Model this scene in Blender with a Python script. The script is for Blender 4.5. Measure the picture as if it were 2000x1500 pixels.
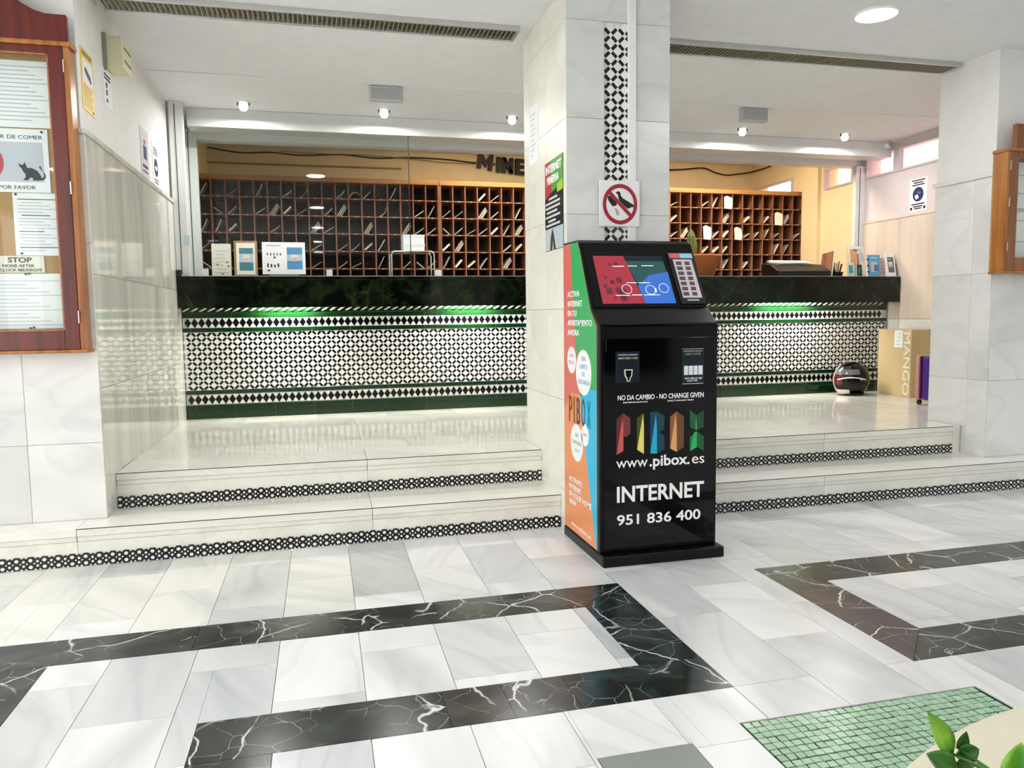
import bpy, math, random
from mathutils import Matrix, Vector, Quaternion
for o in list(bpy.data.objects): bpy.data.objects.remove(o)
random.seed(7)
SC = bpy.context.scene
C = SC.collection
PI = math.pi

# ------------------------------------------------------------------ camera
cd = bpy.data.cameras.new('camera'); cam = bpy.data.objects.new('camera', cd); C.objects.link(cam)
cd.sensor_width = 36.0; cd.lens = 1486.9/2000*36.0; cd.clip_start = 0.05; cd.clip_end = 100
YAW, PITCH, ROLL = -0.24416, -0.08806, -0.01286
cy, sy = math.cos(YAW), math.sin(YAW)
_r = Vector((cy, sy, 0)); _f = Vector((-sy, cy, 0)); _u = Vector((0, 0, 1))
_f2 = _f*math.cos(PITCH)+_u*math.sin(PITCH); _u2 = -_f*math.sin(PITCH)+_u*math.cos(PITCH)
_r3 = _r*math.cos(ROLL)+_u2*math.sin(ROLL); _u3 = _u2*math.cos(ROLL)-_r*math.sin(ROLL)
cam.matrix_world = Matrix(((_r3.x, _u3.x, -_f2.x, 0), (_r3.y, _u3.y, -_f2.y, 0), (_r3.z, _u3.z, -_f2.z, 1.2), (0, 0, 0, 1)))
SC.camera = cam

# ------------------------------------------------------------------ world, lamps, exposure
w = bpy.data.worlds.new('World'); SC.world = w; w.use_nodes = True
bg = w.node_tree.nodes['Background']; bg.inputs[0].default_value = (1.0, 0.99, 0.975, 1); bg.inputs[1].default_value = 4.0
SC.view_settings.view_transform = 'Standard'; SC.view_settings.look = 'None'
SC.view_settings.gamma = 1.0; SC.view_settings.use_curve_mapping = False
SC.view_settings.exposure = 0.3
DOWNLIGHT_W = 6.5
SPOT_W = 12.0
OFFICE_W = 70.0
COUNTER_W = 30.0

sl = bpy.data.lights.new('sun', 'SUN'); sl.energy = 1.3; sl.angle = .02; sl.color = (1, .97, .93)
so = bpy.data.objects.new('sun', sl); C.objects.link(so); so.rotation_euler = Vector((.55, .06, -.83)).to_track_quat('-Z', 'Y').to_euler()

def area(name, loc, sx, sy_, power, col, rot=(0, 0, 0), shape='RECTANGLE', spread=PI):
    l = bpy.data.lights.new(name, 'AREA'); l.shape = shape; l.size = sx
    if shape in ('RECTANGLE', 'ELLIPSE'): l.size_y = sy_
    l.energy = power; l.color = col; l.spread = spread
    o = bpy.data.objects.new(name, l); o.location = loc; o.rotation_euler = rot; C.objects.link(o); return o

# ------------------------------------------------------------------ materials
def lin(h):
    h = h.lstrip('#'); v = [int(h[i:i+2], 16)/255 for i in (0, 2, 4)]
    return tuple((c/12.92 if c <= .04045 else ((c+.055)/1.055)**2.4) for c in v)
def base_mat(name):
    m = bpy.data.materials.new(name); m.use_nodes = True
    nt = m.node_tree; return m, nt, nt.nodes, nt.links, nt.nodes['Principled BSDF']
MATS = {}
def mat(name, col, rough=.5, metal=0., spec=.5, emit=0., tint=False, bump=0., alpha=None, coat=0.):
    if name in MATS: return MATS[name]
    m, nt, N, L, p = base_mat(name)
    if isinstance(col, str): col = lin(col)
    p.inputs['Base Color'].default_value = (*col, 1); p.inputs['Roughness'].default_value = rough
    p.inputs['Metallic'].default_value = metal; p.inputs['Specular IOR Level'].default_value = spec
    p.inputs['Coat Weight'].default_value = coat
    if emit:
        p.inputs['Emission Color'].default_value = (*col, 1); p.inputs['Emission Strength'].default_value = emit
    # faint procedural unevenness so that no surface is perfectly flat
    tc = N.new('ShaderNodeTexCoord'); no = N.new('ShaderNodeTexNoise'); no.inputs['Scale'].default_value = 9; no.inputs['Detail'].default_value = 3
    L.new(tc.outputs['Object'], no.inputs['Vector'])
    mp = N.new('ShaderNodeMapRange'); mp.inputs[3].default_value = .93; mp.inputs[4].default_value = 1.05
    L.new(no.outputs[0], mp.inputs[0])
    mx = N.new('ShaderNodeMix'); mx.data_type = 'RGBA'; mx.blend_type = 'MULTIPLY'; mx.inputs[0].default_value = 1
    mx.inputs[6].default_value = (*col, 1); L.new(mp.outputs[0], mx.inputs[7])
    out = mx.outputs[2]
    if tint:
        oi = N.new('ShaderNodeObjectInfo'); m2 = N.new('ShaderNodeMix'); m2.data_type = 'RGBA'; m2.blend_type = 'MULTIPLY'; m2.inputs[0].default_value = 1
        L.new(out, m2.inputs[6]); L.new(oi.outputs['Color'], m2.inputs[7]); out = m2.outputs[2]
    L.new(out, p.inputs['Base Color'])
    if bump:
        b = N.new('ShaderNodeBump'); b.inputs['Strength'].default_value = bump; n2 = N.new('ShaderNodeTexNoise'); n2.inputs['Scale'].default_value = 60
        L.new(tc.outputs['Object'], n2.inputs['Vector']); L.new(n2.outputs[0], b.inputs['Height']); L.new(b.outputs[0], p.inputs['Normal'])
    MATS[name] = m; return m

def ramp(N, stops):
    r = N.new('ShaderNodeValToRGB'); e = r.color_ramp.elements
    while len(e) < len(stops): e.new(.5)
    for i, (pos, c) in enumerate(stops): e[i].position = pos; e[i].color = (*c, 1)
    return r
def varied_coord(N, L, amount=37.):
    tc = N.new('ShaderNodeTexCoord'); oi = N.new('ShaderNodeObjectInfo')
    cmb = N.new('ShaderNodeCombineXYZ')
    for i, k in enumerate((amount, amount*.61, amount*.37)):
        mu = N.new('ShaderNodeMath'); mu.operation = 'MULTIPLY'; mu.inputs[1].default_value = k
        L.new(oi.outputs['Random'], mu.inputs[0]); L.new(mu.outputs[0], cmb.inputs[i])
    ad = N.new('ShaderNodeVectorMath'); ad.operation = 'ADD'
    L.new(tc.outputs['Object'], ad.inputs[0]); L.new(cmb.outputs[0], ad.inputs[1])
    return ad.outputs[0], oi
def marble_white(name, c0='#e6e6e2', c1='#bfc1c0', rough=.14, stretch=(1.2, 5.0, 2.2), rot=.5, streak=.55):
    m, nt, N, L, p = base_mat(name)
    v, oi = varied_coord(N, L)
    # each slab's veins run at its own angle
    vr = N.new('ShaderNodeVectorRotate'); vr.rotation_type = 'Z_AXIS'; mu = N.new('ShaderNodeMath'); mu.operation = 'MULTIPLY_ADD'
    mu.inputs[1].default_value = 1.5; mu.inputs[2].default_value = rot; L.new(oi.outputs['Random'], mu.inputs[0]); L.new(mu.outputs[0], vr.inputs['Angle']); L.new(v, vr.inputs['Vector'])
    mp = N.new('ShaderNodeMapping'); mp.inputs['Scale'].default_value = stretch; L.new(vr.outputs[0], mp.inputs[0])
    n1 = N.new('ShaderNodeTexNoise'); n1.inputs['Scale'].default_value = 1.1; n1.inputs['Detail'].default_value = 4; n1.inputs['Distortion'].default_value = .35
    L.new(mp.outputs[0], n1.inputs['Vector'])
    r1 = ramp(N, [(.36, (0, 0, 0)), (.5, (.25, .25, .25)), (.74, (1, 1, 1))]); L.new(n1.outputs[0], r1.inputs[0])
    n2 = N.new('ShaderNodeTexNoise'); n2.inputs['Scale'].default_value = 1.0; n2.inputs['Detail'].default_value = 2; n2.inputs['Distortion'].default_value = .6
    L.new(mp.outputs[0], n2.inputs['Vector'])
    r2 = ramp(N, [(.455, (0, 0, 0)), (.495, (1, 1, 1)), (.56, (0, 0, 0))]); L.new(n2.outputs[0], r2.inputs[0])
    mx = N.new('ShaderNodeMix'); mx.data_type = 'RGBA'; mx.inputs[6].default_value = (*lin(c0), 1); mx.inputs[7].default_value = (*lin(c1), 1)
    ma = N.new('ShaderNodeMath'); ma.operation = 'MULTIPLY_ADD'; ma.inputs[1].default_value = streak*.35
    L.new(r2.outputs[0], ma.inputs[0])
    mb = N.new('ShaderNodeMath'); mb.operation = 'MULTIPLY'; mb.inputs[1].default_value = streak; L.new(r1.outputs[0], mb.inputs[0]); L.new(mb.outputs[0], ma.inputs[2])
    ma.use_clamp = True
    L.new(ma.outputs[0], mx.inputs[0])
    m2 = N.new('ShaderNodeMix'); m2.data_type = 'RGBA'; m2.blend_type = 'MULTIPLY'; m2.inputs[0].default_value = 1
    L.new(mx.outputs[2], m2.inputs[6]); L.new(oi.outputs['Color'], m2.inputs[7]); L.new(m2.outputs[2], p.inputs['Base Color'])
    p.inputs['Roughness'].default_value = rough
    MATS[name] = m; return m
def marble_dark(name, base, cloud, vein, rough=.1, scale=3.4, width=.010, density=.44):
    m, nt, N, L, p = base_mat(name)
    v, oi = varied_coord(N, L)
    nz = N.new('ShaderNodeTexNoise'); nz.inputs['Scale'].default_value = 3.0; nz.inputs['Detail'].default_value = 4; L.new(v, nz.inputs['Vector'])
    dm = N.new('ShaderNodeMix'); dm.data_type = 'RGBA'; dm.blend_type = 'LINEAR_LIGHT'; dm.inputs[0].default_value = .10
    L.new(v, dm.inputs[6]); L.new(nz.outputs['Color'], dm.inputs[7])
    vo = N.new('ShaderNodeTexVoronoi'); vo.feature = 'DISTANCE_TO_EDGE'; vo.inputs['Scale'].default_value = scale; L.new(dm.outputs[2], vo.inputs['Vector'])
    r = ramp(N, [(0, (1, 1, 1)), (width, (.35, .35, .35)), (width*1.8, (0, 0, 0))]); L.new(vo.outputs[0], r.inputs[0])
    v2 = N.new('ShaderNodeTexVoronoi'); v2.feature = 'DISTANCE_TO_EDGE'; v2.inputs['Scale'].default_value = scale*2.3; L.new(dm.outputs[2], v2.inputs['Vector'])
    rb = ramp(N, [(0, (.55, .55, .55)), (width*.9, (0, 0, 0))]); L.new(v2.outputs[0], rb.inputs[0])
    n3 = N.new('ShaderNodeTexNoise'); n3.inputs['Scale'].default_value = 5; n3.inputs['Detail'].default_value = 3; L.new(v, n3.inputs['Vector'])
    rm = ramp(N, [(density-.04, (0, 0, 0)), (density+.1, (1, 1, 1))]); L.new(n3.outputs[0], rm.inputs[0])
    mk = N.new('ShaderNodeMath'); mk.operation = 'MAXIMUM'; L.new(r.outputs[0], mk.inputs[0]); L.new(rb.outputs[0], mk.inputs[1])
    mm = N.new('ShaderNodeMath'); mm.operation = 'MULTIPLY'; L.new(mk.outputs[0], mm.inputs[0]); L.new(rm.outputs[0], mm.inputs[1])
    n4 = N.new('ShaderNodeTexNoise'); n4.inputs['Scale'].default_value = 7; n4.inputs['Detail'].default_value = 7; n4.inputs['Distortion'].default_value = 1.0; L.new(v, n4.inputs['Vector'])
    rc = ramp(N, [(.42, (0, 0, 0)), (.72, (1, 1, 1))]); L.new(n4.outputs[0], rc.inputs[0])
    mx = N.new('ShaderNodeMix'); mx.data_type = 'RGBA'; mx.inputs[6].default_value = (*lin(base), 1); mx.inputs[7].default_value = (*lin(cloud), 1); L.new(rc.outputs[0], mx.inputs[0])
    mt = N.new('ShaderNodeMix'); mt.data_type = 'RGBA'; mt.blend_type = 'MULTIPLY'; mt.inputs[0].default_value = 1; L.new(mx.outputs[2], mt.inputs[6]); L.new(oi.outputs['Color'], mt.inputs[7])
    m3 = N.new('ShaderNodeMix'); m3.data_type = 'RGBA'; m3.inputs[7].default_value = (*lin(vein), 1); L.new(mm.outputs[0], m3.inputs[0]); L.new(mt.outputs[2], m3.inputs[6])
    L.new(m3.outputs[2], p.inputs['Base Color']); p.inputs['Roughness'].default_value = rough
    MATS[name] = m; return m
def wood(name, c0, c1, rough=.35, axis='Z', scale=1.0):
    m, nt, N, L, p = base_mat(name)
    tc = N.new('ShaderNodeTexCoord'); mp = N.new('ShaderNodeMapping')
    s = {'X': (1.2, 14, 14), 'Y': (14, 1.2, 14), 'Z': (14, 14, 1.2)}[axis]
    mp.inputs['Scale'].default_value = tuple(k*scale for k in s); L.new(tc.outputs['Object'], mp.inputs[0])
    n = N.new('ShaderNodeTexNoise'); n.inputs['Scale'].default_value = 1.6; n.inputs['Detail'].default_value = 6; n.inputs['Distortion'].default_value = .6
    L.new(mp.outputs[0], n.inputs['Vector']); r = ramp(N, [(.3, lin(c0)), (.7, lin(c1))]); L.new(n.outputs[0], r.inputs[0])
    L.new(r.outputs[0], p.inputs['Base Color']); p.inputs['Roughness'].default_value = rough
    b = N.new('ShaderNodeBump'); b.inputs['Strength'].default_value = .05; L.new(n.outputs[0], b.inputs['Height']); L.new(b.outputs[0], p.inputs['Normal'])
    MATS[name] = m; return m
def glass(name, refl=1.0, tint=(.97, .99, .98)):
    m, nt, N, L, p = base_mat(name); N.remove(p)
    t = N.new('ShaderNodeBsdfTransparent'); t.inputs[0].default_value = (*tint, 1)
    g = N.new('ShaderNodeBsdfGlossy'); g.inputs['Roughness'].default_value = .02
    f = N.new('ShaderNodeFresnel'); f.inputs[0].default_value = 1.5; mu = N.new('ShaderNodeMath'); mu.operation = 'MULTIPLY'; mu.inputs[1].default_value = refl; mu.use_clamp = True
    ge = N.new('ShaderNodeNewGeometry'); fb = N.new('ShaderNodeMath'); fb.operation = 'SUBTRACT'; fb.inputs[0].default_value = 1; L.new(ge.outputs['Backfacing'], fb.inputs[1])
    fm = N.new('ShaderNodeMath'); fm.operation = 'MULTIPLY'; L.new(f.outputs[0], fm.inputs[0]); L.new(fb.outputs[0], fm.inputs[1])   # a pane mirrors at its outer face
    L.new(fm.outputs[0], mu.inputs[0]); mx = N.new('ShaderNodeMixShader'); L.new(mu.outputs[0], mx.inputs[0]); L.new(t.outputs[0], mx.inputs[1]); L.new(g.outputs[0], mx.inputs[2])
    L.new(mx.outputs[0], N['Material Output'].inputs[0]); MATS[name] = m; return m

M_FLOOR = marble_white('white marble floor', '#e9eae9', '#b4b8ba', rough=.27, stretch=(.8, 3.4, 2.2), streak=.58)
M_LAND = marble_white('white marble landing', '#ecece7', '#bfc0bb', rough=.1, stretch=(.8, 3.4, 2.2), streak=.5)
M_WALLM = marble_white('white marble slab', '#eaeae7', '#b3b6b5', rough=.22, stretch=(1.4, 1.4, 2.6), streak=.42)
M_PILM = marble_white('honed cream marble slab', '#eae9e2', '#bdbbb0', rough=.42, stretch=(1.4, 1.4, 2.6), streak=.42)
M_SIDEM = marble_white('streaked marble slab', '#e8e8e1', '#b9bab0', rough=.05, stretch=(2.0, 6.0, .5), rot=0, streak=.7)
M_PINKM = marble_white('rosy beige marble', '#dfd3c6', '#c3b3a3', rough=.2, stretch=(2.0, 6.0, .5), rot=0)
M_STEP = marble_white('step marble', '#f0efe9', '#d0cfc6', rough=.15, stretch=(.6, 5, 5), rot=0)
M_BLACKM = marble_dark('black veined marble', '#101413', '#3a3f3e', '#e6e8e5', rough=.22, width=.0095)
M_GREENM = marble_dark('dark green marble', '#030704', '#1c2a14', '#31421f', rough=.07, scale=5, width=.05, density=.6); M_GREENM.node_tree.nodes['Principled BSDF'].inputs['Specular IOR Level'].default_value = .3
M_GROUT = mat('pale grout', '#a9aaa4', .8)
M_GROUTD = mat('dark grout', '#14231a', .9)
M_GROUTW = mat('white grout', '#c8c8c2', .7)
M_PLASTER = mat('white plaster', '#e6e6e4', .75, bump=.02)
M_CEIL = mat('white ceiling paint', '#e4e5e6', .8)
M_CREAM = mat('cream wall paint', '#ecd9b0', .75)
M_OFFCEIL = mat('cream ceiling', '#e2d2b2', .8)
M_BLACKT = mat('black glazed tile', '#050607', .12)
M_WHITET = mat('white glazed tile', '#f0f1ee', .12, tint=True)
M_GREENT = mat('green glazed tile', '#0c2f12', .1)
M_ROPE = mat('ivory glaze', '#e9e6d8', .15)
M_BLACKP = mat('black powder coat', '#030405', .3, spec=.25)
M_BLACKG = mat('black gloss', '#010203', .06, spec=.3)
M_WHITE = mat('white paint', '#f2f2f0', .4)
M_WLET = mat('white lettering', '#f6f6f6', .5)
M_ALU = mat('aluminium', '#c9cac9', .35, metal=.7)
M_ALUW = mat('white lacquered aluminium', '#dcdedd', .35)
M_CHROME = mat('chrome', '#d9d9d9', .15, metal=1.)
M_DARK = mat('dark plastic', '#0d0d0e', .35)
M_PAPER = mat('white paper', '#eef0f1', .8)
M_INK = mat('printed ink', '#3c4046', .8)
M_INKL = mat('pale printed ink', '#b9bec4', .8)
M_CABW = wood('reddish cabinet wood', '#74462f', '#9d6f55', .45)
M_CABT = wood('cabinet top rail wood', '#94683f', '#b98a58', .4, 'X')
M_BOARDW = wood('mahogany varnish', '#4a1006', '#6d1d0b', .25)
M_BOARDO = wood('oak varnish', '#8a4d1e', '#b57838', .3)
M_CORK = mat('cork board', '#b08a5c', .9, bump=.3)
M_GLASS = glass('window glass', .85)

# ------------------------------------------------------------------ mesh helpers
def tag(o, label=None, cat=None, group=None, kind=None):
    if label: o['label'] = label
    if cat: o['category'] = cat
    if group: o['group'] = group
    if kind: o['kind'] = kind
    return o
def empty(name, loc, label=None, cat=None, group=None, kind=None):
    o = bpy.data.objects.new(name, None); o.location = loc; o.empty_display_size = .05; C.objects.link(o)
    return tag(o, label, cat, group, kind)
def adopt(o, parent):
    if parent is not None:
        o.parent = parent   # every object keeps world coordinates: its parent only carries a translation
        o.matrix_parent_inverse = Matrix.Translation(-Vector(parent.location))
    return o
class MB:
    def __init__(s): s.v = []; s.f = []; s.mi = []; s.cur = 0
    def add(s, vs, fs):
        n = len(s.v); s.v += [tuple(q) for q in vs]
        for f in fs: s.f.append(tuple(n+i for i in f)); s.mi.append(s.cur)
        return s
    def box(s, x0, x1, y0, y1, z0, z1):
        return s.add([(x0, y0, z0), (x1, y0, z0), (x1, y1, z0), (x0, y1, z0), (x0, y0, z1), (x1, y0, z1), (x1, y1, z1), (x0, y1, z1)],
                     [(3, 2, 1, 0), (4, 5, 6, 7), (0, 1, 5, 4), (1, 2, 6, 5), (2, 3, 7, 6), (3, 0, 4, 7)])
    def prism(s, pts, d):
        """polygon of 3-D points extruded by vector d"""
        n = len(pts); d = Vector(d); a = [Vector(p) for p in pts]; b = [p+d for p in a]
        nr = Vector((0, 0, 0))
        for i in range(n): nr += a[i].cross(a[(i+1) % n])
        if nr.dot(d) > 0: a.reverse(); b.reverse()
        return s.add(a+b, [tuple(range(n)), tuple(range(2*n-1, n-1, -1))]+[(i, n+i, n+(i+1) % n, (i+1) % n) for i in range(n)])
    def xz(s, pts, y0, y1): return s.prism([(p[0], y0, p[1]) for p in pts], (0, y1-y0, 0))
    def yz(s, pts, x0, x1): return s.prism([(x0, p[0], p[1]) for p in pts], (x1-x0, 0, 0))
    def xy(s, pts, z0, z1): return s.prism([(p[0], p[1], z0) for p in pts], (0, 0, z1-z0))
    def tube(s, path, r, n=8, cap=True):
        path = [Vector(p) for p in path]; rings = []
        rr = r if isinstance(r, (list, tuple)) else [r]*len(path); prev = None
        for i, p in enumerate(path):
            t = (path[min(i+1, len(path)-1)]-path[max(i-1, 0)]).normalized()
            if prev is None: a = t.orthogonal().normalized()
            else: a = (prev-t*prev.dot(t)).normalized()
            prev = a; b = t.cross(a)
            rings.append([p+(a*math.cos(2*PI*k/n)+b*math.sin(2*PI*k/n))*rr[i] for k in range(n)])
        vs = [v for g in rings for v in g]; fs = []
        for i in range(len(path)-1):
            for k in range(n): fs.append((i*n+k, i*n+(k+1) % n, (i+1)*n+(k+1) % n, (i+1)*n+k))
        if cap: fs += [tuple(range(n-1, -1, -1)), tuple((len(path)-1)*n+k for k in range(n))]
        return s.add(vs, fs)
    def lathe(s, prof, c, n=24, axis='Z', a0=0, a1=2*PI):
        """profile (r, h) turned round an axis through c"""
        c = Vector(c); vs = []; fs = []; full = abs(a1-a0-2*PI) < 1e-6; m = n if full else n+1
        for r, h in prof:
            for k in range(m):
                a = a0+(a1-a0)*k/n; q = (r*math.cos(a), r*math.sin(a), h)
                if axis == 'Y': q = (q[0], q[2], q[1])
                if axis == 'X': q = (q[2], q[0], q[1])
                vs.append(c+Vector(q))
        for i in range(len(prof)-1):
            for k in range(n):
                k2 = (k+1) % m; f = (i*m+k, i*m+k2, (i+1)*m+k2, (i+1)*m+k)
                fs.append(f if axis != 'Y' else f[::-1])
        return s.add(vs, fs)
    def obj(s, name, mats, parent=None, smooth=False, bevel=0., loc=None, col=None, kind=None, label=None):
        me = bpy.data.meshes.new(name); me.from_pydata(s.v, [], s.f)
        if not isinstance(mats, (list, tuple)): mats = [mats]
        for m in mats: me.materials.append(m)
        if len(mats) > 1: me.polygons.foreach_set('material_index', s.mi)
        if smooth: me.polygons.foreach_set('use_smooth', [True]*len(me.polygons))
        me.update()
        o = bpy.data.objects.new(name, me); C.objects.link(o)
        if loc: o.location = loc
        if col: o.color = (*col, 1)
        if bevel:
            b = o.modifiers.new('bevel', 'BEVEL'); b.width = bevel; b.segments = 2; b.limit_method = 'ANGLE'; b.angle_limit = .6
        adopt(o, parent)
        if kind: o['kind'] = kind
        if label: o['label'] = label
        return o
def inst(src, loc, parent=None, col=None, name=None):
    o = src.copy(); C.objects.link(o); o.location = loc
    if col: o.color = (*col, 1)
    if parent is not None: adopt(o, parent)
    return o
def box(name, x0, x1, y0, y1, z0, z1, m, parent=None, **k): return MB().box(x0, x1, y0, y1, z0, z1).obj(name, m, parent, **k)
def shared(name, mb, m):
    me = bpy.data.meshes.new(name); me.from_pydata(mb.v, [], mb.f); me.materials.append(m); me.update(); return me
def place(me, name, loc, parent, col=None, rot=None):
    o = bpy.data.objects.new(name, me); C.objects.link(o); o.location = loc
    if rot: o.rotation_euler = rot
    if col: o.color = (*col, 1)
    return adopt(o, parent)
def text(name, s, size, pos, m, parent, right=(1, 0, 0), up=(0, 0, 1), width=None, bold=0., align='LEFT', ext=.0006, shear=0, label=None):
    """flat lettering: text baseline starts at pos, runs along right"""
    cu = bpy.data.curves.new(name, 'FONT'); cu.body = s; cu.size = size; cu.extrude = ext; cu.offset = bold*size; cu.align_x = align; cu.shear = shear; cu.resolution_u = 3
    t = bpy.data.objects.new(name+'_tmp', cu); C.objects.link(t)
    dg = bpy.context.evaluated_depsgraph_get(); me = bpy.data.meshes.new_from_object(t.evaluated_get(dg)); me.name = name
    bpy.data.objects.remove(t)
    r = Vector(right).normalized(); u = Vector(up).normalized(); n = r.cross(u); p = Vector(pos)
    sx = 1.
    if width and len(me.vertices):
        xs = [v.co.x for v in me.vertices]; sx = width/max(1e-6, (max(xs)-min(xs)))
    for v in me.vertices: c = v.co.copy(); v.co = p+r*c.x*sx+u*c.y+n*c.z
    me.materials.clear(); me.materials.append(m); me.update()
    o = bpy.data.objects.new(name, me); C.objects.link(o); adopt(o, parent)
    if label: o['label'] = label
    return o
def printed_lines(name, m, parent, rows, to3, h=.004):
    """flat print: rows of (u0, u1, v) short bars mapped to 3-D by to3(u, v)"""
    mb = MB()
    for u0, u1, v in rows:
        mb.add([to3(u0, v), to3(u1, v), to3(u1, v+h), to3(u0, v+h)], [(0, 1, 2, 3)])
    return mb.obj(name, m, parent)

# world layout (metres)
Z1, Z2, HC = .189, .383, 2.93
Y1, Y2, YT = 4.08, 4.47, 6.745          # step risers, tiled counter face
XL, YW = -1.106, 4.263                    # left wall side face, wall fronts
PX0, PX1, PY0, PY1 = 1.296, 1.891, 3.942, 4.80
XR, YRR = 4.415, 4.77                     # right pier
XW = 5.72                                 # window wall on the right
WHITE = (1, 1, 1)
def tone(r=None, x=0, y=0):
    r = r or random
    k = r.random()
    if k < .52: t = (r.uniform(.96, 1.02),)*3
    elif k < .8: g = r.uniform(.84, .93); t = (g*.99, g*1.0, g*1.01)
    else: g = r.uniform(.76, .86); t = (g*.98, g*1.0, g*1.02)
    if x < .3 and y > 2.95: t = (t[0]*.985, t[1]*.975, t[2]*.92)
    return t
# ================================================================== FLOOR
def subtract(rects, h):
    out = []
    for (a, b, c, d) in rects:
        x0, x1, y0, y1 = h
        if x1 <= a or x0 >= b or y1 <= c or y0 >= d: out.append((a, b, c, d)); continue
        if x0 > a: out.append((a, x0, c, d))
        if x1 < b: out.append((x1, b, c, d))
        m0, m1 = max(a, x0), min(b, x1)
        if y0 > c: out.append((m0, m1, c, y0))
        if y1 < d: out.append((m0, m1, y1, d))
    return [r for r in out if r[1]-r[0] > .004 and r[3]-r[2] > .004]
def groups(rects):
    gs = []
    for r in rects:
        hit = [g for g in gs if any(not (r[1] < q[0]-.001 or r[0] > q[1]+.001 or r[3] < q[2]-.001 or r[2] > q[3]+.001) for q in g)]
        ng = [r]
        for g in hit: ng += g; gs.remove(g)
        gs.append(ng)
    return gs
floor = MB().box(-4.2, 7.2, -8.2, Y1, -.12, -.012).obj('floor', M_GROUT); tag(floor, kind='structure')
BY = (3.124, 2.894, 2.346, 2.122)          # meander band edges
bands = [(-1.2, 1.254, BY[1], BY[0]), (1.022, 1.254, BY[3], BY[0]), (-.398, 1.254, BY[3], BY[2]), (-.398, -.171, .9, BY[3]), (-1.2, -.97, .9, BY[0]),
         (1.944, 5.2, BY[1], BY[0]), (1.944, 2.168, BY[3], BY[0]), (1.944, 5.2, BY[3], BY[2])]
GREEN = (1.155, 2.0, 1.22, 1.922); GREY = (.689, .972, 1.25, 1.862)
holes = bands+[GREEN, GREY]
rt = random.Random(3)
U = .288; g = .0011
X00 = .10-12*U
fixed_tone = {(7, 2): (.82, .835, .86), (6, 1): (.80, .81, .83)}
for c in range(36):
    x0 = X00+c*U; x1 = x0+U
    y = 2.125-U*(4 if c % 2 == 0 else 5)
    while y < Y1+.02:
        y0, y1 = y, min(y+2*U, Y1+.02); y += 2*U
        rs = [(x0, x1, y0, y1)]
        for h in holes: rs = subtract(rs, h)
        if not rs: continue
        t = tone(rt, x0, y0)
        for gr in groups(rs):
            mb = MB()
            dz = rt.uniform(-.0004, .0003)
            for (a, b, e, f) in gr:
                # keep the joint only along the tile's own outline
                ga = g if abs(a-x0) < .002 or True else 0
                a2 = a+(g if (abs(a-x0) < .002 or any(abs(a-h[1]) < .002 for h in holes)) else -.0001)
                b2 = b-(g if (abs(b-x1) < .002 or any(abs(b-h[0]) < .002 for h in holes)) else -.0001)
                e2 = e+(g if (abs(e-y0) < .002 or any(abs(e-h[3]) < .002 for h in holes)) else -.0001)
                f2 = f-(g if (abs(f-y1) < .002 or any(abs(f-h[2]) < .002 for h in holes)) else -.0001)
                mb.box(a2, b2, e2, f2, -.012, dz)
            mb.obj('marble_tile', M_FLOOR, floor, col=t)
# plain marble paving behind the camera
box('marble_paving', -4.2, 7.2, -8.2, .95, -.012, -.001, M_FLOOR, floor, col=(.97, .97, .97))
box('marble_paving', -4.2, X00, .95, Y1, -.012, -.001, M_FLOOR, floor, col=(.97, .97, .97))
def band(poly, col):
    MB().xy(poly, -.012, .0004).obj('black_marble_inlay', M_BLACKM, floor, col=col)
j = .0009
b0, b1, b2, b3 = BY
K, KB, KG, KR = (.9, .92, .9), (1.25, 1.12, 1.0), (.62, .95, .98), (1.5, 1.12, 1.05)
def bar(x0, x1, y0, y1, col): band([(x0+j, y0+j), (x1-j, y0+j), (x1-j, y1-j), (x0+j, y1-j)], col)
bar(-1.2, -.50, b1, b0, K); bar(-.50, .145, b1, b0, (1.1, 1.1, 1.05)); bar(.145, .42, b1, b0, (.8, .8, .8))
band([(.42+j, b1+j), (1.022-j, b1+j), (1.254-2*j, b0-j), (.42+j, b0-j)], KB)
band([(1.022+j, b1-j), (1.254-j, b0-3*j), (1.254-j, b2), (1.022+j, b2)], KG)
band([(.74+j, b3+j), (1.254-j, b3+j), (1.254-j, b2-j), (.74+j, b2-j)], KG)
bar(.53, .74, b3, b2, KB); bar(.335, .53, b3, b2, KR); bar(-.398, .335, b3, b2, (.95, 1.05, 1.0)); bar(-.398, -.171, .9, b3, K); bar(-1.2, -.97, .9, b1, (1.1, 1.1, 1.05))
band([(1.944+j, b0-j), (2.7, b0-j), (2.7, b1+j), (2.168, b1+j)], (1.35, 1.3, 1.15))
band([(1.944+j, b0-3*j), (2.168-j, b1+j), (2.168-j, b2), (1.944+j, b3+3*j)], KR)
bar(2.7, 3.5, b1, b0, (.8, .8, .85)); bar(3.5, 5.2, b1, b0, K)
band([(1.944+2*j, b3+j), (2.168+j, b2-j), (2.55, b2-j), (2.55, b3+j)], K); bar(2.55, 3.4, b3, b2, (1.0, .95, .95)); bar(3.4, 5.2, b3, b2, K)
# small light tiles that fill the inner strips of the meander are marble tiles already; grey tile
box('grey_tile', GREY[0]+.002, GREY[1]-.002, GREY[2], GREY[3]-.002, -.012, 0, mat('grey green tile', '#8b928a', .35), floor)
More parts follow.
